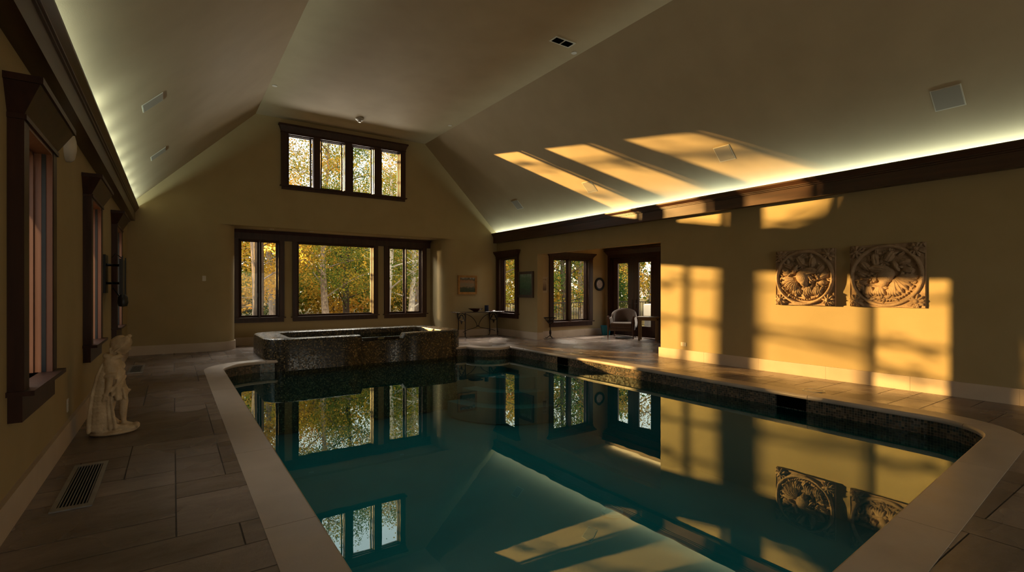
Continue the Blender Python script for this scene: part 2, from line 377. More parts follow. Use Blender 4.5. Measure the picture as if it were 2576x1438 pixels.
# coping, split into stones by thin joints
def coping():
    inner = PO; prof = [(.03,-.055), (.0,-.05), (-.006,-.03), (-.002,-.010), (.012,.003), (.30,.003), (.30,-.04)]
    rings = [[(*p, z) for p in offset(inner, o)] for o, z in prof]
    L = [0]
    for i in range(len(inner)): L.append(L[-1]+math.dist(inner[i], inner[(i+1) % len(inner)]))
    m = MB(); n = len(inner); start = 0; stone_len = 1.62
    def lerp(r, t):
        t %= n; i = int(t); f = t-i; a, b = rings[r][i], rings[r][(i+1) % n]; return tuple(a[k]+(b[k]-a[k])*f for k in range(3))
    segs = []; s = 0
    while s < L[-1]-.3: segs.append((s, min(s+stone_len, L[-1]))); s += stone_len
    def at(d):
        import bisect
        i = min(bisect.bisect_right(L, d)-1, n-1); return i+(d-L[i])/max(1e-9, L[i+1]-L[i])
    for a, b in segs:
        ta, tb = at(a+.0025), at(b-.0025); ts = [ta]+[t for t in range(int(ta)+1, int(math.ceil(tb)))]+[tb]
        k = len(m.v); R = len(prof)
        for t in ts:
            for r in range(R): m.v.append(lerp(r, t))
        for i in range(len(ts)-1):
            for r in range(R): r2 = (r+1) % R; m.f.append((k+i*R+r, k+(i+1)*R+r, k+(i+1)*R+r2, k+i*R+r2))
        m.f.append(tuple(k+r for r in range(R))); m.f.append(tuple(k+(len(ts)-1)*R+r for r in range(R))[::-1])
    return m
pool_root = thing('swimming_pool', 'large sunken swimming pool of still dark teal water with pale stone coping', 'pool')
coping().build('coping', 'coping', pool_root, True)
# pool walls with UVs in metres
def strip(poly, zs, closed=True):
    m = MB(); n = len(poly); R = len(zs); uv = []
    cum = [0]
    for i in range(n): cum.append(cum[-1]+math.dist(poly[i], poly[(i+1) % n]))
    for p in poly:
        for z in zs: m.v.append((*p, z))
    for i in range(n if closed else n-1):
        j = (i+1) % n
        for r in range(R-1):
            m.f.append((i*R+r, j*R+r, j*R+r+1, i*R+r+1)); uv.append([(cum[i], zs[r]), (cum[i+1], zs[r]), (cum[i+1], zs[r+1]), (cum[i], zs[r+1])])
    return m, uv
def setuv(me, uv):
    l = me.uv_layers.new(name='UVMap'); k = 0
    for f in uv:
        for c in f: l.data[k].uv = c; k += 1
PW = offset(PO, .03)
m, uv = strip(PW, [-.42, -.05]); o = m.build('waterline_tiles', 'band_tile', pool_root, fixn=False); setuv(o.data, uv)
m, uv = strip(PW, [-1.5, -.42]); m.f.append(tuple(range(0, len(PW)*2, 2))); m.build('basin', 'plaster_pool', pool_root, fixn=False)
m = MB(); m.v = [(*p, WATER) for p in PW]; m.f = [tuple(range(len(PW)))]
m.build('water', 'water', pool_root, fixn=False)
for k, (y0, y1) in enumerate(((8.12, 8.46), (3.27, 3.66))):
    a = MB().box(6.968, 6.975, y0, y1, -.21, -.055).build('skimmer_shade', 'flatblack', pool_root)  # thin black box on the tiles; the recess shade is only its colour
for k in range(3):   # curved underwater steps in the far right corner
    r = 1.0+.38*k; pts = [(6.97, 10.25)] + [(6.97-r*math.sin(t), 10.28-r*math.cos(t)) for t in [i*PI/2/12 for i in range(13)]]
    pts = [p for p in pts if True]
    MB().prism(pts, 'z', -1.48, -.62-.26*k).build('pool_step', 'plaster_pool', pool_root)
m = MB().lathe([(0,-1.47),(.10,-1.47),(.11,-1.46),(.14,-1.46),(.16,-1.485)], 4.71, 4.6, 28, False); m.build('main_drain', M['drain'], pool_root, True)
for (lx, ly) in ((7.38, 3.36), (7.38, 8.3)):
    t = thing('skimmer_lid', 'round stone skimmer lid in the paving %s' % ('below the carved panels' if ly < 5 else 'near the opening to the sitting alcove'), 'lid', (lx, ly, 0), 0, 'skimmer lids in the paving')
    MB().lathe([(0,.002),(.115,.002),(.115,.006),(.0,.006)], 0, 0, 32, False).build('cover', 'stone', t, True)
    MB().lathe([(.118,.001),(.118,.008),(.135,.008),(.14,.001)], 0, 0, 32, False).build('ring', 'alu', t, True)

# spa
def rrect(x0, y0, x1, y1, r, fx, n=8):
    p = [(x, y0) for x in fx]
    p += arcpts(x1-r, y0+r, r, -90, 0, n); p += [(x1, (y0+y1)/2)]; p += arcpts(x1-r, y1-r, r, 0, 90, n)
    p += [((x0+x1)/2, y1)]; p += arcpts(x0+r, y1-r, r, 90, 180, n); p += [(x0, (y0+y1)/2)]; p += arcpts(x0+r, y0+r, r, 180, 270, n)
    return p
def spa():
    fx = [2.6, 3.0, 3.38, 3.43, 3.9, 4.36, 4.41, 4.8]
    S = lambda d, r: rrect(1.50+d, 10.78+d, 5.96-d, 13.02-d, max(r, .05), fx)
    Sin = lambda d, r: rrect(2.02-d, 11.08-d, 5.52+d, 12.62+d, max(r, .03), fx)
    rings = [(S(0,.46), -1.45, 0), (S(0,.46), None, -.05), (S(.012,.45), None, -.015), (S(.045,.42), None, 0), (Sin(.03,.2), None, 0), (Sin(.005,.18), None, -.012), (Sin(0,.17), None, -.04), (Sin(0,.17), -.35, 0)]
    m = MB(); n = len(rings[0][0]); uv = []
    notch = {3: 1, 4: 1, 5: 1}
    H = lambda i: .305 if i in notch else .42
    ridx = []
    for poly, z, dz in rings:
        ridx.append(len(m.v))
        for i, p in enumerate(poly):
            y = p[1] + (.035 if (i in notch and poly is not None and p[1] < 10.84) else 0)
            m.v.append((p[0], y, z if z is not None else H(i)+dz))
    o0 = rings[0][0]; cum = [0]
    for i in range(n): cum.append(cum[-1]+math.dist(o0[i], o0[(i+1) % n]))
    vv = [-1.45, .37, .405, .45, .72, .75, .78, 1.4]
    for r in range(len(rings)-1):
        for i in range(n):
            j = (i+1) % n
            m.f.append((ridx[r]+i, ridx[r]+j, ridx[r+1]+j, ridx[r+1]+i))
            uv.append([(cum[i], vv[r]), (cum[i+1], vv[r]), (cum[i+1], vv[r+1]), (cum[i], vv[r+1])])
    m.f.append(tuple(ridx[-1]+i for i in range(n))); uv.append([(p[0], p[1]) for p in rings[-1][0]])
    return m, uv
spa_root = thing('raised_spa', 'raised rectangular spa clad in dark glittering mosaic at the far end of the pool', 'hot tub')
m, uv = spa(); o = m.build('shell', 'spa_tile', spa_root, fixn=False); setuv(o.data, uv)
for p in o.data.polygons: p.use_smooth = True
o.data.set_sharp_from_angle(angle=math.radians(38))
MB().add([(2.0,11.0,.300),(5.53,11.0,.300),(5.53,12.66,.300),(2.0,12.66,.300)],[(0,1,2,3)]).build('water', 'spawater', spa_root)
MB().add([(3.44,10.80,.309),(4.35,10.80,.309),(4.35,11.09,.309),(3.44,11.09,.309)],[(0,1,2,3)]).build('overflow_water', 'spawater', spa_root)

# baseboards
def skirting(name, path, h=.20, t=.03):
    m = MB(); n = len(path)
    # left of travel is the room side
    offs = []
    for i in range(n):
        p = Vector(path[i]); e = []
        if i > 0: e.append((p-Vector(path[i-1])).normalized())
        if i < n-1: e.append((Vector(path[i+1])-p).normalized())
        nn = sum(((Vector((-q.y, q.x))) for q in e), Vector((0,0))).normalized(); k = max(.5, nn.dot(Vector((-e[0].y, e[0].x))))
        offs.append(tuple(p+nn*t/k))
    for i in range(n-1):
        L = math.dist(path[i], path[i+1]); c = max(1, round(L/1.05)) if L > .3 else 1
        for q in range(c):
            f0, f1 = q/c + (.0012/L if q else 0), (q+1)/c - (.0012/L if q < c-1 else 0)
            g = lambda a, b, f: (a[0]+(b[0]-a[0])*f, a[1]+(b[1]-a[1])*f)
            A, B, D, E = g(path[i], path[i+1], f0), g(path[i], path[i+1], f1), g(offs[i], offs[i+1], f1), g(offs[i], offs[i+1], f0)
            m.prism([A, B, D, E], 'z', 0, h)
    return struct(m.build(name, 'base'))
skirting('baseboard_left', [(XL, YE), (XL, YN)])
skirting('baseboard_right', [(XR, YN), (XR, OY0), (XR+.2, OY0)])
skirting('baseboard_right_far', [(XR+.2, OY1), (XR, OY1), (XR, YE)])
arcR = [(BX1+BR-BR*math.sin(t), YE+BR-BR*math.cos(t)) for t in [PI/2*i/10 for i in range(11)]]
arcL = [(BX0-BR+BR*math.sin(t), YE+BR-BR*math.cos(t)) for t in [PI/2*i/10 for i in range(11)]]
skirting('baseboard_end_right', [(XR, YE)] + arcR + [(BX1, YB)])
skirting('baseboard_bay', [(BX1, YB), (BX0, YB)])
skirting('baseboard_end_left', [(BX0, YB)] + arcL[::-1] + [(XL, YE)])
skirting('baseboard_alcove', [(AX, AY1), (XR+.2, AY1), (XR+.2, OY1)])
skirting('baseboard_alcove_right', [(AX, AY0), (AX, 9.22)])
skirting('baseboard_back_left', [(XL, YN), (1.5, YN)][::1]) ; skirting('baseboard_back_right', [(6.3, YN), (XR, YN)])

# cove crown along both long walls and its LED strips
def crown(name, xw, s, y0, y1):
    # s = direction into the room
    prof = [(0, 2.885), (.135, 2.885), (.135, 3.07), (.15, 3.075), (.15, 3.095), (.165, 3.10), (.165, 3.115), (.205, 3.165), (.205, 3.19), (.185, 3.19), (.13, 3.10), (0, 3.06)]
    m = MB(); m.prism([(xw+s*a, z) for a, z in prof], 'y', y0, y1)
    return struct(m.build(name, 'crown'))
crown('trim_crown_left', XL, 1, YN, YE); crown('trim_crown_right', XR, -1, YN, YE)
crown_al = MB().prism([(AX, 2.72), (AX-.12, 2.72), (AX-.12, 2.86), (AX-.16, 2.9), (AX, 2.84)], 'y', AY0, AY1); struct(crown_al.build('trim_crown_alcove', 'crown'))

# ------------------------------------------------------------------ windows
def window(name, loc, rz, u0, u1, z0, z1, glasses, cw=.13, cap=True, sill=True, depth=.20, gd=.11, mulls=(), casing_d=.05, apron=.15, head=.17, latch=False, smat='jambwood', wood='wood', capw=.07):
    w = struct(empty(name, loc, rz))
    m = MB(); m.box(u0-cw, u0, -casing_d, 0, z0-.02, z1).box(u1, u1+cw, -casing_d, 0, z0-.02, z1)
    for a, b in mulls: m.box(a, b, -casing_d, gd+.03, z0, z1)
    m.build('casing', wood, w)
    j = MB(); t = .022; e = casing_d-.004
    j.box(u0-.001, u0+t, -e, depth, z0, z1).box(u1-t, u1+.001, -e, depth, z0, z1).box(u0, u1, -e, depth, z1-t, z1+.001).box(u0, u1, gd-.03, depth, z0-.001, z0+t)
    # stepped stops
    j.box(u0, u0+.04, .03, gd+.05, z0, z1).box(u1-.04, u1, .03, gd+.05, z0, z1).box(u0, u1, .03, gd+.05, z1-.04, z1)
    j.box(u1-.048, u1-.040, .055, .075, z0, z1-.04).box(u1-t-.006, u1-t, -.012, .006, z0, z1-t)
    j.build('jamb', smat, w)
    if casing_d > .07: MB().box(u1-t-.004, u1-t, -.036, -.010, z0, z1-t).box(u0+t, u0+t+.004, -.036, -.010, z0, z1-t).build('groove_dark', 'black', w)  # black strips put in for the dark of the jamb groove
    for a, b in glasses:
        s = MB(); f = .034
        s.box(a-f, a, gd-.022, gd+.022, z0+.02, z1-.02).box(b, b+f, gd-.022, gd+.022, z0+.02, z1-.02).box(a, b, gd-.022, gd+.022, z1-.055, z1-.02).box(a, b, gd-.022, gd+.022, z0+.015, z0+.05)
        so = s.build('sash', smat, w)
        MB().box(a, b, gd-.003, gd+.003, z0+.05, z1-.055).build('pane', 'glass', so)
    if latch:
        for a, b in glasses[:1]:
            MB().box(b+.01, b+.03, gd-.06, gd-.02, z0+.52, z0+.62).box(b+.012, b+.05, gd-.075, gd-.055, z0+.54, z0+.555).build('latch', 'black', w)
    if cap:
        h = MB(); h.box(u0-cw-.01, u1+cw+.01, -casing_d-.012, 0, z1, z1+.03)
        h.add([(u0-cw, -casing_d, z1+.03), (u1+cw, -casing_d, z1+.03), (u1+cw, 0, z1+.03), (u0-cw, 0, z1+.03),
               (u0-cw-capw, -casing_d-capw, z1+head), (u1+cw+capw, -casing_d-capw, z1+head), (u1+cw+capw, 0, z1+head), (u0-cw-capw, 0, z1+head)],
              [(0,3,2,1),(4,5,6,7),(0,1,5,4),(1,2,6,5),(2,3,7,6),(3,0,4,7)])
        h.box(u0-cw-capw-.015, u1+cw+capw+.015, -casing_d-capw-.015, 0, z1+head, z1+head+.04)
        h.build('head_trim', wood, w)
    if sill:
        MB().box(u0-cw-.03, u1+cw+.03, -casing_d-.05, gd-.02, z0-.03, z0).build('sill', wood, w)
        MB().box(u0-cw+.01, u1+cw-.01, -casing_d+.01, 0, z0-.03-apron, z0-.03).build('apron', wood, w)
    return w
for i, (a, b) in enumerate(WIN_L):
    window('window_%d' % (i+1), (XL, 0, 0), PI/2, a, b, LZ0, LZ1, [(a+.06, b-.06)], cw=.125, smat='litwood', casing_d=.075, depth=.25, gd=.15, head=.2, apron=.16, capw=.085)
window('window_4', (0, YB, 0), 0, 1.36, 2.31, .70, 2.70, [(1.44, 1.80), (1.90, 2.24)], cw=.12, cap=False, depth=.2, apron=.10, mulls=[(1.835,1.865)], latch=True, casing_d=.045)
window('window_5', (0, YB, 0), 0, 2.75, 4.84, .70, 2.70, [(2.81, 4.78)], cw=.12, cap=False, depth=.2, apron=.10, casing_d=.045)
window('window_6', (0, YB, 0), 0, 5.27, 6.38, .70, 2.70, [(5.36, 5.78), (5.88, 6.30)], cw=.12, cap=False, depth=.2, apron=.10, mulls=[(5.815,5.845)], latch=True, casing_d=.045)
m = MB().box(BX0+.02, BX1-.02, YB-.055, YB, 2.70, 2.86)
m.add([(BX0+.02, YB-.055, 2.86), (BX1-.02, YB-.055, 2.86), (BX1-.02, YB, 2.86), (BX0+.02, YB, 2.86), (BX0+.01, YB-.12, 2.935), (BX1-.01, YB-.12, 2.935), (BX1-.01, YB, 2.935), (BX0+.01, YB, 2.935)],
      [(0,3,2,1),(4,5,6,7),(0,1,5,4),(1,2,6,5),(2,3,7,6),(3,0,4,7)])
struct(m.build('trim_bay_header', 'wood'))
window('window_7', (0, YE, 0), 0, 2.33, 5.30, 4.00, 5.30, [(2.40,2.90), (3.19,3.68), (4.00,4.47), (4.79,5.24)], cw=.13, mulls=[(2.96,3.12), (3.74,3.93), (4.53,4.72)], casing_d=.05, head=.17, apron=.07, capw=.05)
window('window_8', (XR, 0, 0), -PI/2, -13.17, -12.27, .70, 2.40, [(-13.09,-12.35)], cw=.13, casing_d=.06, head=.17, apron=.12, capw=.07)
window('window_9', (0, AY1, 0), 0, 9.28, 10.74, .46, 2.36, [(9.37,9.90), (10.02,10.64)], cw=.13, mulls=[(9.945,9.975)], casing_d=.05, head=.13, apron=.12)
window('window_10', (0, YN, 0), PI, -6.2, -1.6, .03, 2.5, [(-6.1,-4.75), (-4.6,-3.2), (-3.05,-1.7)], cw=.13, sill=False)  # unseen glazing behind the camera, added to admit the fill lamp

# double glazed door of the alcove
dr = struct(empty('door_1', (AX, 0, 0), -PI/2))
u0, u1 = -11.22, -9.40
m = MB().box(u0-.12, u0, -.05, 0, 0, 2.42).box(u1, u1+.12, -.05, 0, 0, 2.42).box(u0-.12, u1+.12, -.05, 0, 2.42, 2.50)
m.box(u0, u0+.05, -.02, .18, 0, 2.42).box(u1-.05, u1, -.02, .18, 0, 2.42).box(u0, u1, -.02, .18, 2.37, 2.42); m.build('door_frame', 'wood', dr)
m = MB(); m.add([(u0-.13,-.05,2.50),(u1+.13,-.05,2.50),(u1+.13,0,2.50),(u0-.13,0,2.50),(u0-.19,-.13,2.62),(u1+.19,-.13,2.62),(u1+.19,0,2.62),(u0-.19,0,2.62)],
      [(0,3,2,1),(4,5,6,7),(0,1,5,4),(1,2,6,5),(2,3,7,6),(3,0,4,7)]); m.box(u0-.2, u1+.2, -.14, 0, 2.62, 2.65); m.build('head_trim', 'wood', dr)
c = (u0+u1)/2
for a, b, g0, g1, hx in ((u0+.05, c-.003, -10.98, -10.56, c-.07), (c+.003, u1-.05, -10.14, -9.68, c+.07)):
    m = MB().box(a, g0, .03, .08, .01, 2.37).box(g1, b, .03, .08, .01, 2.37).box(g0, g1, .03, .08, 2.23, 2.37).box(g0, g1, .03, .08, .01, .33)
    lf = m.build('door_leaf', 'wood', dr)
    MB().box(g0, g1, .05, .056, .33, 2.23).build('pane', 'glass', lf)
    MB().box(hx-.02, hx+.02, .015, .03, .86, 1.12).tube([(hx,.0,1.0),(hx,-.03,1.0),(hx-.10*(1 if hx < c else -1),-.035,1.0)], .009).build('handle', 'iron', lf)

# ------------------------------------------------------------------ wall carvings
def relief(flip, seed):
    n = 210; u = np.linspace(-1, 1, n); U, V = np.meshgrid(u, u, indexing='ij'); rnd = random.Random(seed)
    Hh = np.full((n, n), .006); F = -1 if flip else 1
    def blob(cx, cy, rx, ry, ang, h, rid=0, fan=0):
        nonlocal Hh
        cx = cx*F; ang = ang*F
        a = math.radians(ang); x = (U-cx)*math.cos(a)+(V-cy)*math.sin(a); y = -(U-cx)*math.sin(a)+(V-cy)*math.cos(a)
        q = 1-(x/rx)**2-(y/ry)**2; k = q > 0
        z = h*np.sqrt(np.clip(q, 0, 1))**.6
        if rid: z = z - .006*(.5+.5*np.sin(rid*y/ry*6))
        if fan: z = z - .008*(.5+.5*np.sin(fan*np.arctan2(y, x+rx*1.02)*8))
        Hh = np.where(k, np.maximum(Hh, z), Hh)
    R = np.hypot(U, V)
    # corner flowers
    for sx in (-1, 1):
        for sy in (-1, 1):
            cx, cy = sx*.80, sy*.80
            for k in range(9):
                a = 40*k+rnd.random()*12; blob(cx+.12*math.cos(math.radians(a))*F*1, cy+.12*math.sin(math.radians(a)), .12, .045, a*F, .040, 1.2)
            for k in range(7): blob(sx*rnd.uniform(.66,.95), sy*rnd.uniform(.66,.95), .09, .035, rnd.uniform(0,180), .022, 1)
            blob(cx, cy, .075, .075, 0, .052)
            for k in range(5):
                a = 45+180*(sx > 0)+rnd.uniform(-50, 50); blob(cx+rnd.uniform(-.2,.2), cy+rnd.uniform(-.2,.2), .10, .035, rnd.uniform(0,180), .032, 1)
    Hh = np.where(R < .94, .002+.004*np.sin(U*31)*np.sin(V*27), Hh)
    # leaves, fruit and petals filling the roundel
    for k in range(95):
        a = rnd.uniform(0, 2*PI); r = rnd.uniform(.30, .84); blob(r*math.cos(a), r*math.sin(a), rnd.uniform(.06,.13), rnd.uniform(.03,.06), rnd.uniform(0,180), rnd.uniform(.02,.036), 1)
    for a, r, rx, ry, h in ((100,.62,.20,.12,.048), (62,.60,.20,.11,.044), (30,.62,.19,.10,.042), (140,.66,.16,.10,.040), (72,.80,.12,.06,.035), (122,.80,.14,.06,.034), (5,.66,.16,.09,.042), (-18,.66,.15,.10,.046), (165,.62,.15,.10,.038)):
        blob(r*math.cos(math.radians(a)), r*math.sin(math.radians(a)), rx, ry, a+20, h, 1.3)
    # bird: tail fan, body, head, wing
    for k in range(6): a = 176+k*17; blob(-.22+.30*math.cos(math.radians(a)), -.05+.30*math.sin(math.radians(a)), .26, .075, a, .044+.002*k, 1.6)
    blob(.12, .20, .34, .15, 10, .058, 2.2); blob(-.02, .0, .22, .26, 25, .068, 0); blob(.02, -.16, .13, .20, 12, .066, 1); blob(.36, .26, .12, .06, -12, .052)
    blob(-.28, .30, .06, .18, -25, .050); blob(.24, -.02, .05, .20, 35, .050)
    # flowers and berries below
    for cx in (-.22, .16, .45): 
        for k in range(5): blob(cx+(k-2)*.05, -.50+abs(k-2)*.015, .05, .17, (k-2)*10, .050-.003*abs(k-2), .8)
    for k in range(16): blob(rnd.uniform(.22,.55), rnd.uniform(-.22,.10), .04, .04, 0, .046)
    for k in range(22):
        a = math.radians(205+k*6.2); blob(.80*math.cos(a), .80*math.sin(a), .045, .028, math.degrees(a)+60, .030)
    for k in range(7): blob(.62-.02*k, -.35-.05*k, .09, .04, 40, .04, 1)
    # ring
    q = 1-((R-.935)/.055)**2; Hh = np.where(q > 0, np.maximum(Hh, .036*np.sqrt(np.clip(q, 0, 1))**.5), Hh)
    Hh = Hh*1.65; Hh += .0014*np.random.RandomState(seed).randn(n, n)
    Hh[[0,-1], :] = .02; Hh[:, [0,-1]] = .02
    return Hh
def relief_panel(y0, y1, z0, z1, flip, seed, label):
    t = thing('carved_relief', label, 'wall carving', (XR, (y0+y1)/2, z0), 0, 'carved stone panels on the right wall')
    w, h = (y1-y0)/2, z1-z0; H = relief(flip, seed); n = H.shape[0]; back = .03
    m = MB(); dx = -(back+H); ys = np.linspace(w, -w, n); zs = np.linspace(0, h, n)
    m.v = [(float(dx[i, j]), float(ys[i]), float(zs[j])) for i in range(n) for j in range(n)]
    m.f = [(i*n+j, (i+1)*n+j, (i+1)*n+j+1, i*n+j+1) for i in range(n-1) for j in range(n-1)]
    m.build('carving', 'relief', t, 'all', fixn=False)
    MB().box(-back-.011, -.001, -w, w, 0, h).build('slab', 'relief', t)
relief_panel(3.55, 4.46, 1.155, 2.055, False, 5, 'carved stone roundel panel with a bird, left and farther of the pair')
relief_panel(2.43, 3.34, 1.155, 2.06, True, 9, 'carved stone roundel panel with a bird, right and nearer of the pair')

# ------------------------------------------------------------------ statue
def statue():
    t = thing('stone_statue', 'pale stone statue of a cloaked child stepping forward on a low rocky base', 'statue', (-.47, 6.24, 0))
    tb = bmesh.new(); bmesh.ops.create_icosphere(tb, subdivisions=3, radius=1); tb.verts.index_update()
    TV = np.array([tuple(v.co) for v in tb.verts]); TF = np.array([[v.index for v in f.verts] for f in tb.faces]); tb.free()
    tb = bmesh.new(); bmesh.ops.create_icosphere(tb, subdivisions=2, radius=1); tb.verts.index_update()
    SV = np.array([tuple(v.co) for v in tb.verts]); SF = np.array([[v.index for v in f.verts] for f in tb.faces]); tb.free()
    AV, AF, cnt = [], [], [0]
    def put(V, Fc, M4):
        A = np.array(M4); AV.append(V@A[:3, :3].T+A[:3, 3]); AF.append(Fc+cnt[0]); cnt[0] += len(V)
    def ell(c, r, tilt=0, yaw=0):
        put(TV, TF, Matrix.Translation(c) @ Matrix.Rotation(math.radians(yaw), 4, 'Z') @ Matrix.Rotation(math.radians(tilt), 4, 'Y') @ Matrix.Diagonal((*r, 1)))
    def cap(a, b, ra, rb, fy=1.0):
        a, b = Vector(a), Vector(b); n = max(3, int((b-a).length/(min(ra, rb)*.4)))
        for i in range(n+1):
            f = i/n; r_ = ra+(rb-ra)*f
            put(SV, SF, Matrix.Translation(a.lerp(b, f)) @ Matrix.Diagonal((r_, r_*fy, r_, 1)))
    def chain(pts, fy=1.0):
        for (a, ra), (b, rb) in zip(pts, pts[1:]): cap(a, b, ra, rb, fy)
    # x is the way it faces, the camera looks along +y
    # base
    ell((-.02,0,.022), (.245,.165,.034)); ell((-.12,0,.05), (.125,.14,.045)); ell((.13,-.01,.045), (.115,.11,.035)); ell((.205,-.02,.06), (.04,.06,.028))
    for k in range(7): ell((.02+.032*k, -.08+.012*(k % 3), .058+.004*(k % 2)), (.04,.018,.014), 0, 25-14*k)
    # cloak, back edge sloping out to the base
    for y, w in ((-.055,.9), (0,1), (.055,.9)):
        chain([((-.045,y*.7,.735), .050), ((-.095,y*.9,.60), .066*w), ((-.130,y,.45), .080*w), ((-.145,y*1.1,.28), .092*w), ((-.150,y*1.2,.10), .100*w)])
    for k in range(8):
        y = -.105+.030*k; chain([((-.09,y*.55,.74), .012), ((-.165,y*.8,.58), .015), ((-.212,y*.95,.40), .016), ((-.238,y*1.1,.20), .018), ((-.240,y*1.15,.06), .02)])
    for k in range(5): chain([((-.15+.030*k,-.085-.006*k,.50-.04*k), .012), ((-.17+.036*k,-.105,.30), .016), ((-.19+.050*k,-.118,.07), .020)])
    chain([((-.09,-.05,.40), .050), ((-.075,-.055,.25), .052), ((-.05,-.06,.10), .055)]); chain([((-.07,-.09,.12), .040), ((.0,-.10,.075), .028), ((.10,-.09,.07), .020)])
    chain([((-.07,.08,.14), .045), ((.02,.09,.075), .03), ((.12,.08,.06), .022)])
    for k in range(3): chain([((-.06,-.10+.02*k,.19-.03*k), .014), ((-.01,-.115+.02*k,.11-.01*k), .014), ((.06+.03*k,-.105+.02*k,.075), .011)])
    # rear leg showing beside the cloak
    chain([((-.02,-.03,.36), .050), ((-.045,-.05,.24), .040), ((-.03,-.05,.15), .030), ((-.02,-.05,.09), .024)])
    # body and dress
    ell((-.01,0,.66), (.085,.10,.10)); ell((.015,0,.57), (.085,.095,.10)); ell((.02,0,.48), (.085,.095,.09)); ell((.03,0,.40), (.102,.105,.075), 10)
    for k in range(9):
        y = -.10+.025*k; o_ = 1-abs(k-4)/4.5; chain([((.055*o_+.02,y*.85,.55), .014), ((.075*o_+.02,y,.44), .018), ((.085*o_+.02,y*1.1,.345-.004*(k % 2)), .020)])
    for k in range(5): y = -.112; chain([((-.06+.035*k,y+.02,.44), .012), ((-.075+.045*k,y+.008,.345), .015)])
    chain([((.09,-.03,.60), .015), ((.05,-.085,.52), .016), ((-.03,-.11,.43), .018)]); chain([((.10,-.01,.55), .013), ((.06,-.085,.46), .013), ((-.02,-.11,.385), .014)])
    chain([((.075,.0,.68), .016), ((.088,-.02,.655), .016), ((.085,-.045,.64), .012)])
    # shoulder cape and knot
    chain([((-.09,-.05,.765), .028), ((-.02,-.085,.745), .026), ((.045,-.07,.755), .022)]); ell((.045,-.055,.765), (.028,.022,.020), 30); chain([((-.08,.05,.765), .028), ((.05,.07,.74), .024)])
    ell((-.045,-.075,.695), (.062,.042,.070)); ell((-.035,-.09,.63), (.066,.042,.050))
    # puffed cuff, bare forearm, hand
    ell((-.035,-.108,.578), (.066,.042,.030), -12); ell((.008,-.112,.572), (.022,.030,.036)); chain([((-.045,-.115,.56), .038), ((-.048,-.122,.50), .036), ((-.062,-.125,.44), .027), ((-.072,-.125,.415), .021)])
    ell((-.082,-.125,.392), (.030,.018,.022), 35)
    for k in range(4): chain([((-.092+.012*k,-.130,.378), .0095), ((-.104+.013*k,-.132,.352+.003*k), .0085), ((-.108+.014*k,-.128,.338+.004*k), .007)])
    chain([((-.065,-.135,.388), .009), ((-.052,-.138,.368), .008)])
    # far arm reaching forward
    ell((-.01,.10,.67), (.055,.042,.065)); chain([((0,.115,.60), .036), ((.05,.11,.48), .030), ((.10,.09,.41), .022)]); ell((.120,.08,.392), (.028,.018,.018), -20); chain([((.130,.075,.390), .012), ((.142,.07,.400), .010)])
    # front leg
    chain([((.06,.01,.38), .062), ((.083,.0,.30), .048), ((.078,.0,.24), .045), ((.075,.0,.19), .042), ((.080,.0,.13), .030), ((.085,.0,.10), .026)])
    ell((.078,0,.075), (.034,.026,.026)); chain([((.085,0,.085), .026), ((.15,-.015,.072), .022), ((.185,-.02,.066), .017)])
    for k in range(5): ell((.206-.005*abs(k-1), -.040+.010*k, .066), (.014,.006,.009))
    # head, bowed; hood-like hair
    chain([((-.01,0,.74), .046), ((.03,0,.79), .046)])
    ell((.052,0,.868), (.100,.080,.088), 15); ell((.005,0,.862), (.062,.074,.078)); ell((-.010,0,.805), (.048,.058,.050)); ell((.105,0,.885), (.062,.066,.060), 30)
    ell((.088,0,.825), (.052,.054,.058), 40); ell((.080,0,.782), (.026,.030,.024)); chain([((.140,0,.845), .010), ((.147,0,.815), .012)]); ell((.118,0,.792), (.014,.020,.008), 40); ell((.132,-.026,.852), (.012,.013,.008), 40); ell((.132,.026,.852), (.012,.013,.008), 40)
    for k in range(9): chain([((-.03+.010*k, -.052-.020*math.sin(k/8*PI), .80+.016*k), .009), ((.02+.013*k, -.058-.020*math.sin(k/8*PI), .80+.018*k), .008)])
    chain([((.0,-.078,.80), .010), ((.06,-.080,.84), .010), ((.12,-.062,.87), .010), ((.148,-.03,.888), .010), ((.148,.03,.888), .010), ((.12,.062,.87), .010)])
    for k in range(10):
        a = math.radians(-110+24*k); ell((.112+.028*math.cos(a), .046*math.sin(a), .932-.014*math.cos(a)), (.016,.015,.014))
    for k in range(5): ell((.140+.012*math.cos(k*1.3), .022*math.sin(k*1.3), .945+.006*(k % 2)), (.014,.013,.012))
    for k in range(7): ell((-.045+.002*k, -.050+.003*k, .83-.014*k), (.016,.016,.013)); ell((-.045+.002*k, .050-.003*k, .83-.014*k), (.016,.016,.013))
    me = bpy.data.meshes.new('figure'); me.from_pydata((np.concatenate(AV)*np.array([.80, .92, 1])).tolist(), [], np.concatenate(AF).tolist())
    o = link('figure', me, 'statue', t)
    md = o.modifiers.new('r', 'REMESH'); md.mode = 'VOXEL'; md.voxel_size = .0052; md.use_smooth_shade = True
    ms = o.modifiers.new('s', 'SMOOTH'); ms.factor = .5; ms.iterations = 2
    dg = bpy.context.evaluated_depsgraph_get(); me2 = bpy.data.meshes.new_from_object(o.evaluated_get(dg)); o.modifiers.clear(); o.data = me2
    for p in me2.polygons: p.use_smooth = True
statue()

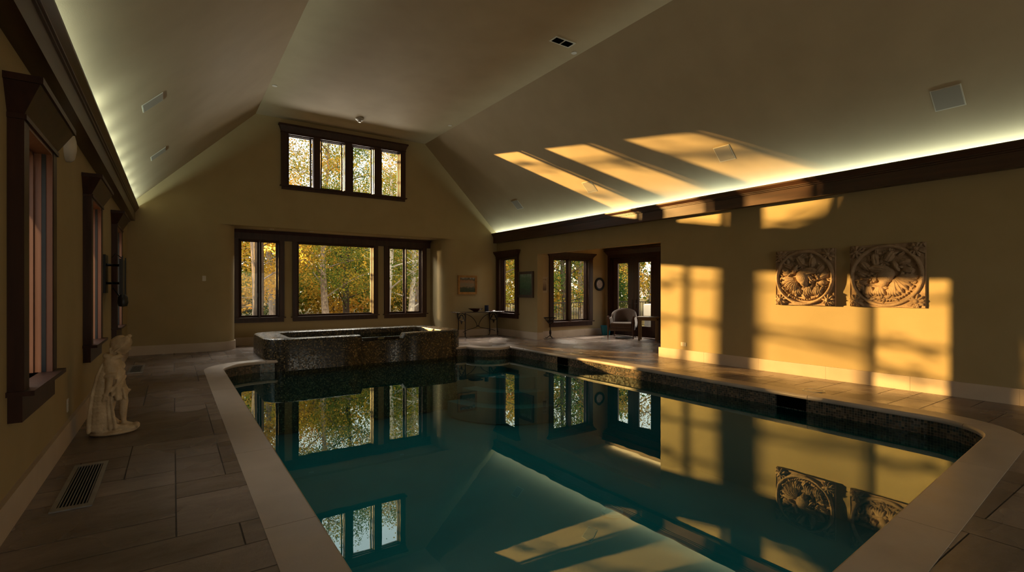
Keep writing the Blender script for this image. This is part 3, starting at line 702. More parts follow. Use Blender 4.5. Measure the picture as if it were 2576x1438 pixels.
# ------------------------------------------------------------------ floor registers
def register(y0, y1, label):
    x0, x1 = -.645, -.435
    t = thing('floor_register', label, 'floor vent', ((x0+x1)/2, (y0+y1)/2, 0), 0, 'floor registers along the left wall')
    w, h = (x1-x0)/2, (y1-y0)/2; fw = .028
    MB().box(-w, -w+fw, -h, h, .001, .010).box(w-fw, w, -h, h, .001, .010).box(-w+fw, w-fw, -h, -h+fw*2, .001, .010).box(-w+fw, w-fw, h-fw*2, h, .001, .010).build('frame', 'alu', t)
    m = MB(); n = 9
    for i in range(n): x = -w+fw+(i+.5)*(2*w-2*fw)/n; m.box(x-.0035, x+.0035, -h+fw*2, h-fw*2, .001, .009)
    m.build('slats', 'alu', t)
    MB().box(-w+.01, w-.01, -h+.01, h-.01, .0008, .002).build('duct_shade', 'flatblack', t)  # black sheet under the slats, shade of the duct put into its colour
register(4.20, 5.22, 'long aluminium floor register with narrow slats, the nearer one in front of the statue')
register(10.55, 11.55, 'long aluminium floor register, the farther one past the statue near the end wall')

# ------------------------------------------------------------------ ceiling fittings
sl = (ZC-ZW)/(XR-X2); ang = math.atan(sl)
def speaker(side, y, label, hw=.15):
    s = 1 if side == 'r' else -1
    x = 7.925 if s > 0 else -.255+.04; z = ZW+(XR-x)*sl if s > 0 else ZW+(x-XL)*(ZC-ZW)/(X1-XL)
    t = thing('ceiling_speaker', label, 'speaker', (x, y, z), 0, 'square speakers in the ceiling slopes')
    t.rotation_euler = (0, s*ang, 0)
    MB().box(-hw, hw, -hw, hw, -.005, .004).build('frame', 'grilleframe', t)
    MB().box(-hw+.012, hw-.012, -hw+.012, hw-.012, -.007, -.004).build('grille', 'grille', t)
speaker('r', 2.05, 'square speaker grille in the right ceiling slope, nearest the camera')
speaker('r', 5.07, 'square speaker grille lit by the widest band of sun on the right ceiling slope')
speaker('r', 8.46, 'square speaker grille touching the narrow band of sun on the right ceiling slope')
speaker('r', 11.36, 'square speaker grille in the right ceiling slope, nearest the end wall')
speaker('l', 7.80, 'square speaker grille in the left ceiling slope, the nearer one')
speaker('l', 10.68, 'square speaker grille in the left ceiling slope, the farther one')
t = thing('ceiling_vent', 'dark slotted air vent with two grilles in the flat ceiling', 'air vent', (5.5, 6.54, ZC))
MB().box(-.22,.22,-.10,.10,-.008,0).build('frame', 'grilleframe', t)
for s in (-1, 1): MB().box(s*.10-.085, s*.10+.085, -.07, .07, -.012, -.007).build('grille', 'flatblack', t)
t = thing('smoke_detector', 'white cone-shaped detector hanging from the flat ceiling above the upper window', 'smoke detector', (3.81, 12.28, ZC))
MB().lathe([(0,0),(.10,0),(.10,-.03),(.06,-.06),(.0,-.06)], 0, 0, 24, False).build('housing', 'white', t, True)
MB().lathe([(0,-.06),(.035,-.06),(.045,-.085),(.03,-.10),(0,-.10)], 0, 0, 20, False).build('sensor', 'white', t, True)
for k, (x, y, w) in enumerate(((1.74, 11.3, 'left edge near the end wall'), (5.89, 11.48, 'right edge near the end wall'), (5.92, 6.72, 'right edge beside the air vent'))):
    t = tag(MB().lathe([(0,0),(.05,0),(.05,-.012),(.0,-.015)], 0, 0, 20, False).build('sprinkler_cover', 'white', None, True), 'small round sprinkler cover on the flat ceiling, %s' % w, 'sprinkler', 'sprinkler covers on the ceiling'); t.location = (x, y, ZC)
for k, (x, w) in enumerate(((2.05, 'above the left bay window'), (3.0, 'above the middle bay window'), (5.5, 'above the right bay window'))):
    t = thing('recessed_downlight', 'small round recessed downlight in the bay soffit %s' % w, 'ceiling light', (x, 13.75, 2.94), 0, 'downlights in the bay soffit')
    MB().lathe([(.035,-.001),(.055,-.008),(.06,-.001)], 0, 0, 24, False).build('trim_ring', 'grilleframe', t, True)
    MB().lathe([(0,-.002),(.036,-.002)], 0, 0, 24, False).build('lens', 'alu', t)

# ------------------------------------------------------------------ left wall fittings
t = thing('wall_sounder', 'round white domed sounder high on the left wall between the windows', 'alarm', (XL, 6.05, 2.72))
me = MB().lathe([(0,0),(.145,0),(.145,.03),(.125,.055),(.06,.07),(0,.072)], 0, 0, 32, False).build('dome', 'white', t, True); me.rotation_euler = (0, PI/2, 0)
t = thing('wall_bracket', 'black articulated television bracket with cables on the left wall between the far windows', 'wall mount', (XL, 9.1, 1.64))
MB().box(0,.03,-.18,.18,-.28,.26).build('wall_plate', 'black', t)
for z in (-.14, .12): MB().tube([(.03,-.1,z),(.12,.06,z),(.20,-.05,z)], .018).tube([(.03,.12,z),(.11,-.06,z),(.19,.05,z)], .015).build('arm', 'black', t)
MB().box(.19,.215,-.32,.32,-.30,.20).box(.215,.23,-.3,-.25,-.34,.24).box(.215,.23,.25,.3,-.34,.24).build('mount_plate', 'black', t)
MB().tube([(.10,-.1,-.2),(.16,-.12,-.30),(.20,-.05,-.36),(.24,.02,-.30)], .008).build('cable', 'black', t)
MB().tube([(.10,-.12,.22),(.14,-.16,.28),(.2,-.1,.22)], .007).build('cable', 'black', t)
MB().lathe([(0,-.48),(.05,-.47),(.065,-.42),(.06,-.34),(.03,-.30),(0,-.30)], .21, .0, 20, False).build('power_adapter', 'black', t, True)
def plate(kind, label, loc, rz, cat):
    t = thing(kind, label, cat, loc, rz)
    cv = MB().box(-.036,.036,-.006,0,-.06,.06).build('cover', 'white', t, bevel=.0015)
    if kind == 'light_switch': MB().box(-.008,.008,-.014,-.006,-.015,.015).build('toggle', 'white', cv)
    else:
        for z in (-.025, .025): MB().box(-.014,.014,-.009,-.006,z-.014,z+.014).build('socket', 'base', cv)
    return t
plate('light_switch', 'white light switch on the end wall left of the bay', (.585, YE, 1.67), 0, 'switch')
plate('power_outlet', 'white power outlet low on the left wall above the baseboard', (XL, 6.12, .335), PI/2, 'outlet')
p = plate('power_outlet', 'white power outlet low on the sunlit right wall', (XR, 6.35, .31), -PI/2, 'outlet'); p.rotation_euler = (0, 0, -PI/2); p.scale = (1.7, 1, .62)

# ------------------------------------------------------------------ pictures
def art(name, kind):
    m, nt, out = new_mat(name); L = nt.links
    b = N(nt, 'ShaderNodeBsdfPrincipled'); b.inputs['Roughness'].default_value = .5
    tc = nt.nodes.new('ShaderNodeTexCoord'); v = tc.outputs['Generated']
    sp = N(nt, 'ShaderNodeSeparateXYZ'); L.new(v, sp.inputs[0])
    n = N(nt, 'ShaderNodeTexNoise'); n.inputs['Scale'].default_value = 6; n.inputs['Detail'].default_value = 6; L.new(v, n.inputs['Vector'])
    ad = N(nt, 'ShaderNodeMath', operation='MULTIPLY_ADD'); ad.inputs[1].default_value = .5 if kind != 'green' else .9
    L.new(n.outputs['Fac'], ad.inputs[0]); L.new(sp.outputs['Z'], ad.inputs[2])
    if kind == 'landscape': st = [(.25,(.02,.035,.015)), (.42,(.05,.06,.03)), (.5,(.26,.17,.10)), (.62,(.22,.19,.13)), (.78,(.32,.16,.07)), (.9,(.06,.06,.035)), (1,(.34,.33,.30))]
    elif kind == 'green': st = [(.3,(.03,.05,.03)), (.55,(.04,.12,.05)), (.8,(.11,.2,.12)), (1,(.3,.38,.33))]
    else: st = [(.3,(.10,.06,.03)), (.6,(.25,.17,.10)), (.85,(.42,.34,.22)), (1,(.18,.11,.06))]
    if kind != 'green':
        mm = N(nt, 'ShaderNodeMath', operation='MULTIPLY'); mm.inputs[1].default_value = .78; L.new(ad.outputs[0], mm.inputs[0]); f = mm.outputs[0]
    else:
        mm = N(nt, 'ShaderNodeMath', operation='MULTIPLY'); mm.inputs[1].default_value = .62; L.new(ad.outputs[0], mm.inputs[0]); f = mm.outputs[0]
    r = ramp(nt, st); L.new(f, r.inputs['Fac']); L.new(r.outputs['Color'], b.inputs['Base Color']); L.new(b.outputs[0], out.inputs[0]); return m
M['art1'] = art('landscape_painting', 'landscape'); M['art2'] = art('green_picture', 'green'); M['art3'] = art('sepia_picture', 'sepia')
def picture(label, loc, rz, w, h, fw, fmat, amat, d=.035, mat_w=0):
    t = thing('framed_picture', label, 'picture', loc, rz)
    a, b = w/2, h/2
    m = MB()
    for x0, x1, z0, z1 in ((-a,-a+fw,-b,b), (a-fw,a,-b,b), (-a+fw,a-fw,b-fw,b), (-a+fw,a-fw,-b,-b+fw)): m.box(x0, x1, -d, 0, z0, z1)
    i = fw*.4
    for x0, x1, z0, z1 in ((-a,-a+i,-b,b), (a-i,a,-b,b), (-a+i,a-i,b-i,b), (-a+i,a-i,-b,-b+i)): m.box(x0, x1, -d-.012, -d, z0, z1)
    fr_ = m.build('frame', fmat, t)
    if mat_w: MB().box(-a+fw, a-fw, -.016, -.004, -b+fw, b-fw).build('mount', 'mat_board', fr_); fw += mat_w
    MB().box(-a+fw, a-fw, -.020, -.004, -b+fw, b-fw).build('canvas', amat, fr_)
picture('gilt-framed landscape painting on the end wall above the iron table', (7.44, YE, 1.565), 0, .66, .57, .065, 'goldframe', 'art1')
picture('dark-framed green picture on the right wall beside the narrow window', (XR, 11.77, 1.565), -PI/2, .76, .76, .075, 'darkframe', 'art2')
picture('small pale-framed sepia picture on the alcove wall behind the iron stand', (8.95, AY1, 1.56), 0, .30, .46, .03, 'mat_board', 'art3', .02, .03)
t = thing('round_mirror', 'small round black-framed wall mirror with pale mottled face between alcove window and door', 'mirror', (11.19, AY1, 1.59))
o = MB().lathe([(.135,.02),(.15,.045),(.185,.05),(.205,.035),(.205,0),(.135,0),(.135,.02)], 0, 0, 40, False).build('frame', 'black', t, True); o.rotation_euler = (PI/2, 0, 0)
M['mottled'] = surf('mottled_face', (.42,.30,.26), (.66,.58,.52), 34, .35)
o = MB().lathe([(0,.018),(.137,.018)], 0, 0, 40, False).build('face', 'mottled', t); o.rotation_euler = (PI/2, 0, 0)

# ------------------------------------------------------------------ iron console table and what stands on it
def bez(p, n=10):
    p = [Vector(q) for q in p]; out = []
    for i in range(n+1):
        t = i/n; q = p[:]
        while len(q) > 1: q = [a.lerp(b, t) for a, b in zip(q, q[1:])]
        out.append(tuple(q[0]))
    return out
t = thing('console_table', 'wrought iron console table with dark top against the end wall below the gilt painting', 'table', (7.61, 13.0, 0))
MB().box(-.78,.78,-.29,.29,.735,.76).build('tabletop', 'darkglass', t, bevel=.006)
for sx in (-1, 1):
    m = MB(); X = sx*.56
    for sy in (-1, 1):
        Y = sy*.235
        lg = MB().tube(bez([(X,Y,.735),(X+sx*.02,Y*1.12,.62),(X-sx*.05,Y*.75,.50),(X,Y*.85,.30),(X,Y*.95,.12),(X,Y*1.0,.02)], 14), [.019,.022,.024,.022,.018,.016,.015,.015,.014,.015,.017,.018,.017,.015,.013], 8)
        lg.tube(bez([(X,Y,.03),(X,Y*1.15,.0),(X,Y*1.35,.0),(X,Y*1.32,.03)], 6), .010, 6); lg.lathe([(0,.115),(.022,.125),(.028,.14),(.022,.155),(0,.165)], X, Y*.97, 10, False); lg.build('leg', 'iron', t, True)
    m.tube(bez([(X,-.22,.66),(X,-.02,.74),(X,.0,.74),(X,0,.70)], 8), .011, 6).tube(bez([(X,.22,.66),(X,.02,.74),(X,0,.74),(X,0,.70)], 8), .011, 6)
    m.tube(bez([(X,-.20,.50),(X,-.10,.58),(X,-.10,.72),(X,0,.66),(X,.10,.72),(X,.10,.58),(X,.20,.50)], 18), .016, 6)
    m.tube([(X,-.18,.50),(X,0,.495),(X,.18,.50)], .011, 6)
    m.prism([(-.055,.49),(.055,.49),(.035,.44),(0,.395),(-.035,.44)], 'x', X-.008, X+.008)
    for y in (-.10, .10): m.lathe([(0,.56),(.02,.57),(.02,.60),(0,.61)], X, y, 8, False)
    m.build('scrollwork', 'iron', t, True)
m = MB()
for sy in (-1, 1):
    pass
m.tube(bez([(-.54,0,.70),(-.22,0,.70),(-.04,0,.45),(-.03,0,.32)], 12), .009, 6).tube(bez([(.54,0,.70),(.22,0,.70),(.04,0,.45),(.03,0,.32)], 12), .009, 6)
m.tube(bez([(-.03,0,.32),(-.06,0,.24),(-.35,0,.26),(-.56,-.1,.16)], 12), .009, 6).tube(bez([(.03,0,.32),(.06,0,.24),(.35,0,.26),(.56,-.1,.16)], 12), .009, 6).tube([(-.04,0,.32),(.04,0,.32)], .016, 6)
m.build('stretcher', 'iron', t, True)
t = tag(MB().lathe([(0,0),(.07,0),(.075,.012),(.22,.085),(.225,.092),(.215,.092),(.08,.025),(0,.02)], 0, 0, 36, False).build('wide_bowl', 'burgundy', None, True), 'wide shallow dark bowl on the iron console table', 'bowl'); t.location = (7.52, 12.98, .76)
t = thing('ceramic_jar', 'dark blue glazed cylindrical jar on the iron console table', 'jar', (7.93, 13.02, .76))
MB().lathe([(0,0),(.058,0),(.062,.01),(.062,.16),(.068,.175),(.060,.18),(.052,.165),(.05,.02),(0,.02)], 0, 0, 28, False).build('body', 'navy', t, True)
t = tag(MB().lathe([(0,0),(.10,0),(.115,.012),(.085,.028),(.03,.035),(.02,.05),(0,.052)], 0, 0, 24, False).build('lidded_dish', 'burgundy', None, True), 'low dark red lidded dish in front of the blue jar', 'dish'); t.location = (8.05, 12.86, .76); t.scale = (1, .6, 1)

# iron stand
t = thing('iron_stand', 'ornate wrought iron pedestal stand with an open scrolled basket beside the alcove window', 'stand', (8.98, 11.22, 0))
MB().lathe([(0,.06),(.022,.07),(.018,.10),(.03,.14),(.035,.19),(.024,.24),(.014,.27),(.014,.40),(.02,.42),(.012,.44),(0,.45)], 0, 0, 14, False).build('stem', 'iron', t, True)
for k in range(3):
    a = k*2*PI/3+.5; c_, s_ = math.cos(a), math.sin(a)
    MB().tube(bez([(0,0,.09),(.06*c_,.06*s_,.10),(.08*c_,.08*s_,.0),(.13*c_,.13*s_,.02),(.14*c_,.14*s_,.045)], 10), .011, 6).build('leg', 'iron', t, True)
m = MB()
for k in range(8):
    a = k*PI/4; c_, s_ = math.cos(a), math.sin(a); m.tube(bez([(0,0,.44),(.08*c_,.08*s_,.43),(.10*c_,.10*s_,.55),(.185*c_,.185*s_,.61)], 8), .008, 6)
for r, z in ((.185,.61), (.125,.52)): m.tube([(r*math.cos(q*PI/12), r*math.sin(q*PI/12), z) for q in range(25)], .009, 6)
m.build('basket', 'iron', t, True)

# ------------------------------------------------------------------ armchair
t = thing('armchair', 'brown upholstered armchair with curved back and walnut arm fronts in the alcove', 'armchair', (11.0, 10.32, 0), math.radians(-57))
# local: front is -y
MB().box(-.30,.30,-.36,.26,.30,.455).build('seat', 'fabric', t, bevel=.045)
MB().box(-.33,.33,-.35,.30,.215,.31).build('seat_rail', 'fabric', t, bevel=.02)
m = MB(); n = 18; prof = []
def backring(i):
    f = i/n; a = PI*(1-f); cx, cy = .335*math.cos(a), .10+.27*math.sin(a)**.8
    topz = .62+.24*math.sin(a)**.55; return cx, cy, a, topz
R = 8
for i in range(n+1):
    cx, cy, a, tz = backring(i); nx, ny = math.cos(a), math.sin(a); th = .05
    sec = [(-th,.30),(-th*.9,tz-.07),(-th*.6,tz-.02),(0,tz),(th*.8,tz-.015),(th,tz-.06),(th*1.1,.30),(0,.27)]
    for o_, z in sec: m.v.append((cx+nx*o_, cy+ny*o_+ (z-.4)*.12*ny, z))
for i in range(n):
    for r in range(R): r2 = (r+1) % R; m.f.append((i*R+r, (i+1)*R+r, (i+1)*R+r2, i*R+r2))
m.f.append(tuple(range(R))); m.f.append(tuple(n*R+r for r in range(R)))
m.build('backrest', 'fabric', t, True)
for s in (-1, 1):
    m = MB(); q = []
    for k in range(9):
        y = -.34+.46*k/8; zt = .62 - .03*math.sin(k/8*PI)
        for a in range(10):
            aa = 2*PI*a/10; m.v.append((s*(.355)+.055*math.cos(aa), y, (zt-.17)+(.17)*math.sin(aa)*(1 if math.sin(aa) > 0 else .9)))
    for k in range(8):
        for a in range(10): m.f.append((k*10+a, k*10+(a+1) % 10, (k+1)*10+(a+1) % 10, (k+1)*10+a))
    m.f.append(tuple(range(10))); m.f.append(tuple(80+a for a in range(10)))
    m.build('arm', 'fabric', t, True)
    MB().tube(bez([(s*.365,-.375,.0),(s*.355,-.355,.2),(s*.36,-.37,.45),(s*.345,-.36,.60),(s*.37,-.32,.64)], 10), [.014,.017,.022,.026,.028,.028,.030,.032,.036,.040,.034], 8).build('leg', 'chairwood', t, True)
    MB().tube([(s*.29,.27,.26),(s*.31,.32,0)], [.024,.015], 8).build('leg', 'chairwood', t, True)
# side table
t = thing('side_table', 'small wooden side table with rounded top right of the armchair', 'table', (11.0, 9.36, 0), math.radians(-57))
MB().prism(rrect(-.30,-.24,.30,.24,.12,[0.0]), 'z', .635, .66).build('tabletop', 'tablewood', t, True)
MB().prism(rrect(-.26,-.20,.26,.20,.06,[0.0]), 'z', .56, .635).build('apron', 'tablewood', t, True)
for sx in (-1, 1):
    for sy in (-1, 1): MB().box(sx*.23-.024, sx*.23+.024, sy*.17-.024, sy*.17+.024, 0, .60).build('leg', 'tablewood', t)
t = tag(MB().box(0,0,0,0,0,0).build('wastebasket', 'teal'), 'bright teal woven waste basket on the floor left of the armchair', 'basket')
m = MB()
def rr(w, d, z): return [(x, y, z) for x, y in rrect(-w, -d, w, d, .03, [0.0], 4)]
rings = [rr(.105,.085,0), rr(.15,.12,.30), rr(.142,.112,.30), rr(.10,.08,.012)]; k = len(rings[0])
for r in rings: m.v += r
for r in range(3):
    for i in range(k): j = (i+1) % k; m.f.append((r*k+i, r*k+j, (r+1)*k+j, (r+1)*k+i))
m.f.append(tuple(range(k))); m.f.append(tuple(3*k+i for i in range(k)))
bm2 = m.build('tmp', 'teal'); t.data = bm2.data; bpy.data.objects.remove(bm2); t.location = (11.15, 11.17, 0); t.rotation_euler = (0, 0, math.radians(-33))

# ------------------------------------------------------------------ outdoors
g = MB()
for x0, x1, y0, y1 in ((-60, 70, YB+.2, 90), (-60, XL-.25, -30, YB+.2), (AX+.2, 70, -30, YB+.2), (BX1+.3, AX+.2, AY1+.2, YB+.2), (XR+.2, AX+.2, -30, AY0-.2)):
    g.add([(x0,y0,-.08),(x1,y0,-.08),(x1,y1,-.08),(x0,y1,-.08)], [(0,1,2,3)])
struct(g.build('ground', 'ground', fixn=False))
# lamp beams that must stay open between the trees
SM = Vector((-10.18, 40, 5.09)); SMt = Vector((3.8, 14.3, 1.69))
SU = Vector((-11.07, 40, 8.815)); SUt = Vector((4.28, 13.45, 4.90))
SW = Vector((-23.8, 19.75, 4.36)); SWt = Vector((XL, 7.6, 1.95))
def near_beam(P, rad):
    bad = np.zeros(len(P), bool)
    for A, B in ((SM, SMt), (SU, SUt), (SW, SWt)):
        A = np.array(A); B = np.array(B); d = B-A; t_ = np.clip(((P-A)@d)/(d@d), 0, 1); bad |= np.linalg.norm(P-(A+t_[:, None]*d), axis=1) < rad
    return bad
def tree(x, y, h, rad, low, nleaf, lm, label, bark='bark', seed=1, size=.062, lean=0.0, nb=16, name='autumn_tree'):
    rnd = random.Random(seed); rs = np.random.RandomState(seed)
    t = thing(name, label, 'tree', (x, y, -.08), 0, 'autumn trees beyond the windows'); nleaf = int(nleaf*(1.8 if size < .1 else 1))
    m = MB(); r0 = .05+h*.012
    pts = [(lean*q*h+.12*math.sin(q*5+seed), .1*math.cos(q*4+seed)-.1, q*h*.93) for q in [i/9 for i in range(10)]]
    m.tube(pts, [r0*(1-.85*i/9) for i in range(10)], 8)
    m.build('trunk', bark, t, True)
    br = MB(); tips = []
    for k in range(nb):
        q = low/h+(1-low/h)*(k+.5)/nb*.95; i = min(8, int(q*9)); f = q*9-i; p = Vector(pts[i]).lerp(Vector(pts[i+1]), min(1, f)); a = k*2.4+seed
        L = rad*(1-.55*q)*rnd.uniform(.7,1.1); e = p+Vector((math.cos(a)*L, math.sin(a)*L, L*rnd.uniform(.15,.55)))
        if near_beam(np.array([tuple(p.lerp(e, f_)+Vector((x, y, 0))) for f_ in (.25,.5,.75,1,1.3)]), 1.5).any(): continue
        mid = p.lerp(e, .5)+Vector((0,0,.12*L)); cv = bez([p, mid, e], 7); br.tube(cv, [.035*(1-.12*j) for j in range(8)], 5); tips += [Vector(c_) for c_ in cv[2:]]
        for w in range(3):
            b0 = Vector(cv[3+w]); e2 = b0+Vector((rnd.uniform(-.8,.8), rnd.uniform(-.8,.8), rnd.uniform(-.1,.6)))*L*.45
            br.tube([b0, b0.lerp(e2, .5)+Vector((0,0,.05)), e2], [.014,.010,.004], 4); tips += [b0.lerp(e2, .5), e2]
    bo = br.build('branches', bark, t, True)
    T_ = np.array([tuple(p) for p in tips]); c = T_[rs.randint(len(T_), size=nleaf)] + rs.randn(nleaf, 3)*np.array([.30,.30,.22])*max(1, rad/2.4)
    c = c[(c[:, 2] > .05)]; W = c+np.array([x, y, -.08]); c = c[~near_beam(W, 1.55)]
    n = len(c); a = rs.randn(n, 3); a /= np.linalg.norm(a, axis=1)[:, None]; b = np.cross(a, rs.randn(n, 3)); b /= np.linalg.norm(b, axis=1)[:, None]
    s = (size*(.6+.8*rs.rand(n)))[:, None]; a = a*s*.62; b = b*s*.42
    V = np.stack([c-a, c+b*.9-a*.1, c+a, c-b*.9-a*.1], 1).reshape(-1, 3)
    me = bpy.data.meshes.new('foliage'); me.vertices.add(4*n); me.vertices.foreach_set('co', V.ravel())
    me.loops.add(4*n); me.loops.foreach_set('vertex_index', np.arange(4*n)); me.polygons.add(n); me.polygons.foreach_set('loop_start', np.arange(0, 4*n, 4))
    me.update(); me.validate()
    fo = link('foliage', me, lm, bo)
    return t
TR = [ # x, y, h, rad, low, leaves, mat, label
 (2.3, 19.5, 8.5, 2.6, .8, 9000, 'leaf_gold', 'golden tree close outside the left bay window', 'bark'),
 (3.6, 24.5, 10, 3.2, .5, 10000, 'leaf_gold', 'tall golden tree standing deeper behind the left bay window', 'bark'),
 (5.0, 20.5, 8.5, 2.9, .6, 10000, 'leaf_mix', 'green and orange tree filling the left half of the middle bay window', 'bark'),
 (6.6, 23.0, 9.0, 3.0, .5, 10000, 'leaf_green', 'mostly green tree behind the centre of the middle bay window', 'darkbark'),
 (6.9, 18.6, 7.5, 2.3, 1.4, 4200, 'leaf_mix', 'bare-branched turning tree with pale limbs at the right of the middle bay window', 'palebark'),
 (8.6, 20.5, 8.5, 2.9, .5, 9000, 'leaf_mix', 'turning tree with pale branches outside the right bay window', 'palebark'),
 (10.4, 24.5, 10.5, 3.4, .5, 9000, 'leaf_gold', 'tall golden tree behind the right bay window', 'bark'),
 (12.6, 20.0, 8.0, 2.8, .4, 8000, 'leaf_mix', 'turning tree seen through the narrow window of the right wall', 'bark'),
 (14.8, 17.6, 7.5, 2.7, .4, 9000, 'leaf_green', 'green tree with yellow tips in the left sash of the alcove window', 'darkbark'),
 (17.0, 18.8, 8.0, 2.8, .4, 9000, 'leaf_gold', 'golden tree in the right sash of the alcove window', 'bark'),
 (18.5, 15.5, 8.0, 2.8, .3, 7000, 'leaf_gold', 'golden tree seen through the left leaf of the alcove door', 'bark'),
 (19.0, 12.6, 8.0, 2.8, .3, 7000, 'leaf_mix', 'turning tree seen through the right leaf of the alcove door', 'bark'),
 (-3.6, 23.0, 9.5, 3.0, 1.0, 5000, 'leaf_gold', 'golden tree left of the bay, hidden mostly by the end wall', 'bark'),
 (-6.5, 5.8, 8.0, 2.6, .8, 4000, 'leaf_gold', 'golden tree outside the nearest left window', 'bark'),
]
for i, q in enumerate(TR): tree(*q[:6], q[6], q[7], q[8], seed=20+i, nb=18)
# dense far thicket, one bush mass per bush
for i, (x, y) in enumerate([(0,31),(4,32),(8,33),(12,32),(16,31),(20,28),(24,24),(27,19),(28,14),(28,9)]):
    words = ['leftmost', 'second from the left', 'third from the left', 'fourth from the left', 'fifth from the left', 'sixth from the left', 'seventh from the left', 'eighth from the left', 'ninth from the left', 'rightmost']
    tree(x, y, 6.6, 4.0, .2, 8000, ('leaf_green', 'leaf_mix', 'leaf_gold')[i % 3], 'dense tree of the far thicket behind the garden, %s' % words[i], 'darkbark', seed=60+i, size=.21, nb=14, name='thicket_tree')
def shrub(x, y, w, h, lm, label, seed):
    rs = np.random.RandomState(seed); t = thing('garden_shrub', label, 'shrub', (x, y, -.08), 0, 'garden shrubs below the trees'); n = 3400
    m = MB()
    for k in range(6): a = k*1.05; m.tube([(0,0,0),(.4*w*math.cos(a)*.5,.3*w*math.sin(a)*.5,h*.45),(.8*w*math.cos(a)*.6,.6*w*math.sin(a)*.5,h*.85)], [.03,.02,.008], 5)
    m.build('stems', 'darkbark', t, True)
    d = rs.randn(n, 3); d /= np.linalg.norm(d, axis=1)[:, None]; rr_ = (.55+.5*rs.rand(n))[:, None]; c = d*rr_*np.array([w, w*.6, h*.55])+np.array([0,0,h*.5]); c = c[c[:, 2] > .03]; c = c[~near_beam(c+np.array([x,y,-.08]), 1.3)]; n = len(c)
    a = rs.randn(n, 3); a /= np.linalg.norm(a, axis=1)[:, None]; b = np.cross(a, rs.randn(n, 3)); b /= np.linalg.norm(b, axis=1)[:, None]; s_ = (.13*(.6+.8*rs.rand(n)))[:, None]; a = a*s_*.6; b = b*s_*.42
    V = np.stack([c-a, c+b, c+a, c-b], 1).reshape(-1, 3); me = bpy.data.meshes.new('foliage'); me.from_pydata(V.tolist(), [], np.arange(4*n).reshape(-1, 4).tolist()); link('foliage', me, lm, t)
SH = [(1.2,27.5,'golden','left of the bay view'),(4.2,28,'green','behind the left bay window'),(7.2,27.5,'golden','behind the middle bay window, left'),(9.8,28.5,'turning','behind the middle bay window, right'),(12.6,28,'green','behind the right bay window'),(15.6,26.5,'turning','behind the narrow window'),
      (18.6,24,'golden','behind the alcove window, left'),(21.2,21,'green','behind the alcove window, right'),(23,17.6,'turning','behind the left leaf of the alcove door'),(23.8,14,'golden','behind the right leaf of the alcove door')]
for i, (x, y, k, wd) in enumerate(SH): shrub(x, y, 2.1, 2.5, {'golden':'leaf_gold','green':'leaf_green','turning':'leaf_mix'}[k], 'low %s shrub at the garden edge %s' % (k, wd), 90+i)
# trunk-shaped blockers added in the sun's path to cut dark bands
def post(x, y, r, label, h=6.5):
    t = tag(MB().tube([(0,0,0),(.02,.0,h*.5),(0,0,h)], [r, r*.97, r*.9], 10).build('sun_blocker', 'darkbark', None, True), label, 'sun blocker', 'added trunk blockers outside the bay'); t.location = (x, y, -.08)
def beam_point(xw, y):   # where the ray from the sun lamp to (xw,14.3) crosses a given y
    f = (y-14.39)/(40-14.39); return xw+(SM.x-xw)*f
post(beam_point(3.56, 17.0), 17.0, .145, 'straight grey trunk added as a sun blocker outside the left bay window', 4.2)
post(beam_point(4.005, 16.4), 16.4, .034, 'thin grey stem added as a sun blocker just outside the middle bay window', 4)
# low trees whose level boughs break up the sun
def bough_tree(label, x, y, rz, L, z0, z1, n, seed):
    rnd = random.Random(seed); t = thing('bough_tree', label, 'tree', (x, y, -.08), rz, 'low trees in the sun')
    MB().tube([(0,0,0),(.05,0,z1*.5),(0,0,z1+.3)], [.11,.09,.05], 8).build('trunk', 'bark', t, True)
    m = MB(); lv = MB()
    for k in range(n):
        z = z0+(z1-z0)*(k+.5)/n+rnd.uniform(-.08,.08); l_ = L*rnd.uniform(.75,1.0); dz = rnd.uniform(-.25,.2); cv = bez([(0,0,z),(l_*.35,rnd.uniform(-.3,.3),z+rnd.uniform(.0,.25)),(l_*.7,rnd.uniform(-.3,.3),z+dz-.1),(l_,0,z+dz)], 12)
        m.tube(cv, [.026-.0016*i for i in range(13)], 5)
        for i in range(3, 13):
            for q in range(5):
                p = Vector(cv[i])+Vector((rnd.gauss(0,.16), rnd.gauss(0,.12), rnd.gauss(0,.05)))
                if rnd.random() < .45: continue
                a = Vector((rnd.gauss(0,1), rnd.gauss(0,.5), rnd.gauss(0,.35))).normalized()*.075; b = Vector((rnd.gauss(0,.3), rnd.gauss(0,.4), 1)).normalized()*.035
                lv.add([p-a, p+b, p+a, p-b], [(0,1,2,3)])
    bo = m.build('branches', 'bark', t, True); lv.build('foliage', 'leaf_gold', bo, fixn=False)
bough_tree('low spreading tree with level boughs outside the bay, left of its windows', -.9, 18.8, .35, 4.2, .9, 3.4, 9, 3)
bough_tree('taller spreading tree with level boughs outside the bay, left of its windows', -1.4, 19.6, .3, 4.0, 4.9, 6.6, 8, 8)
bough_tree('low spreading tree with level boughs outside the middle left window', -6.2, 9.2, 1.2, 3.6, .9, 3.0, 8, 5)
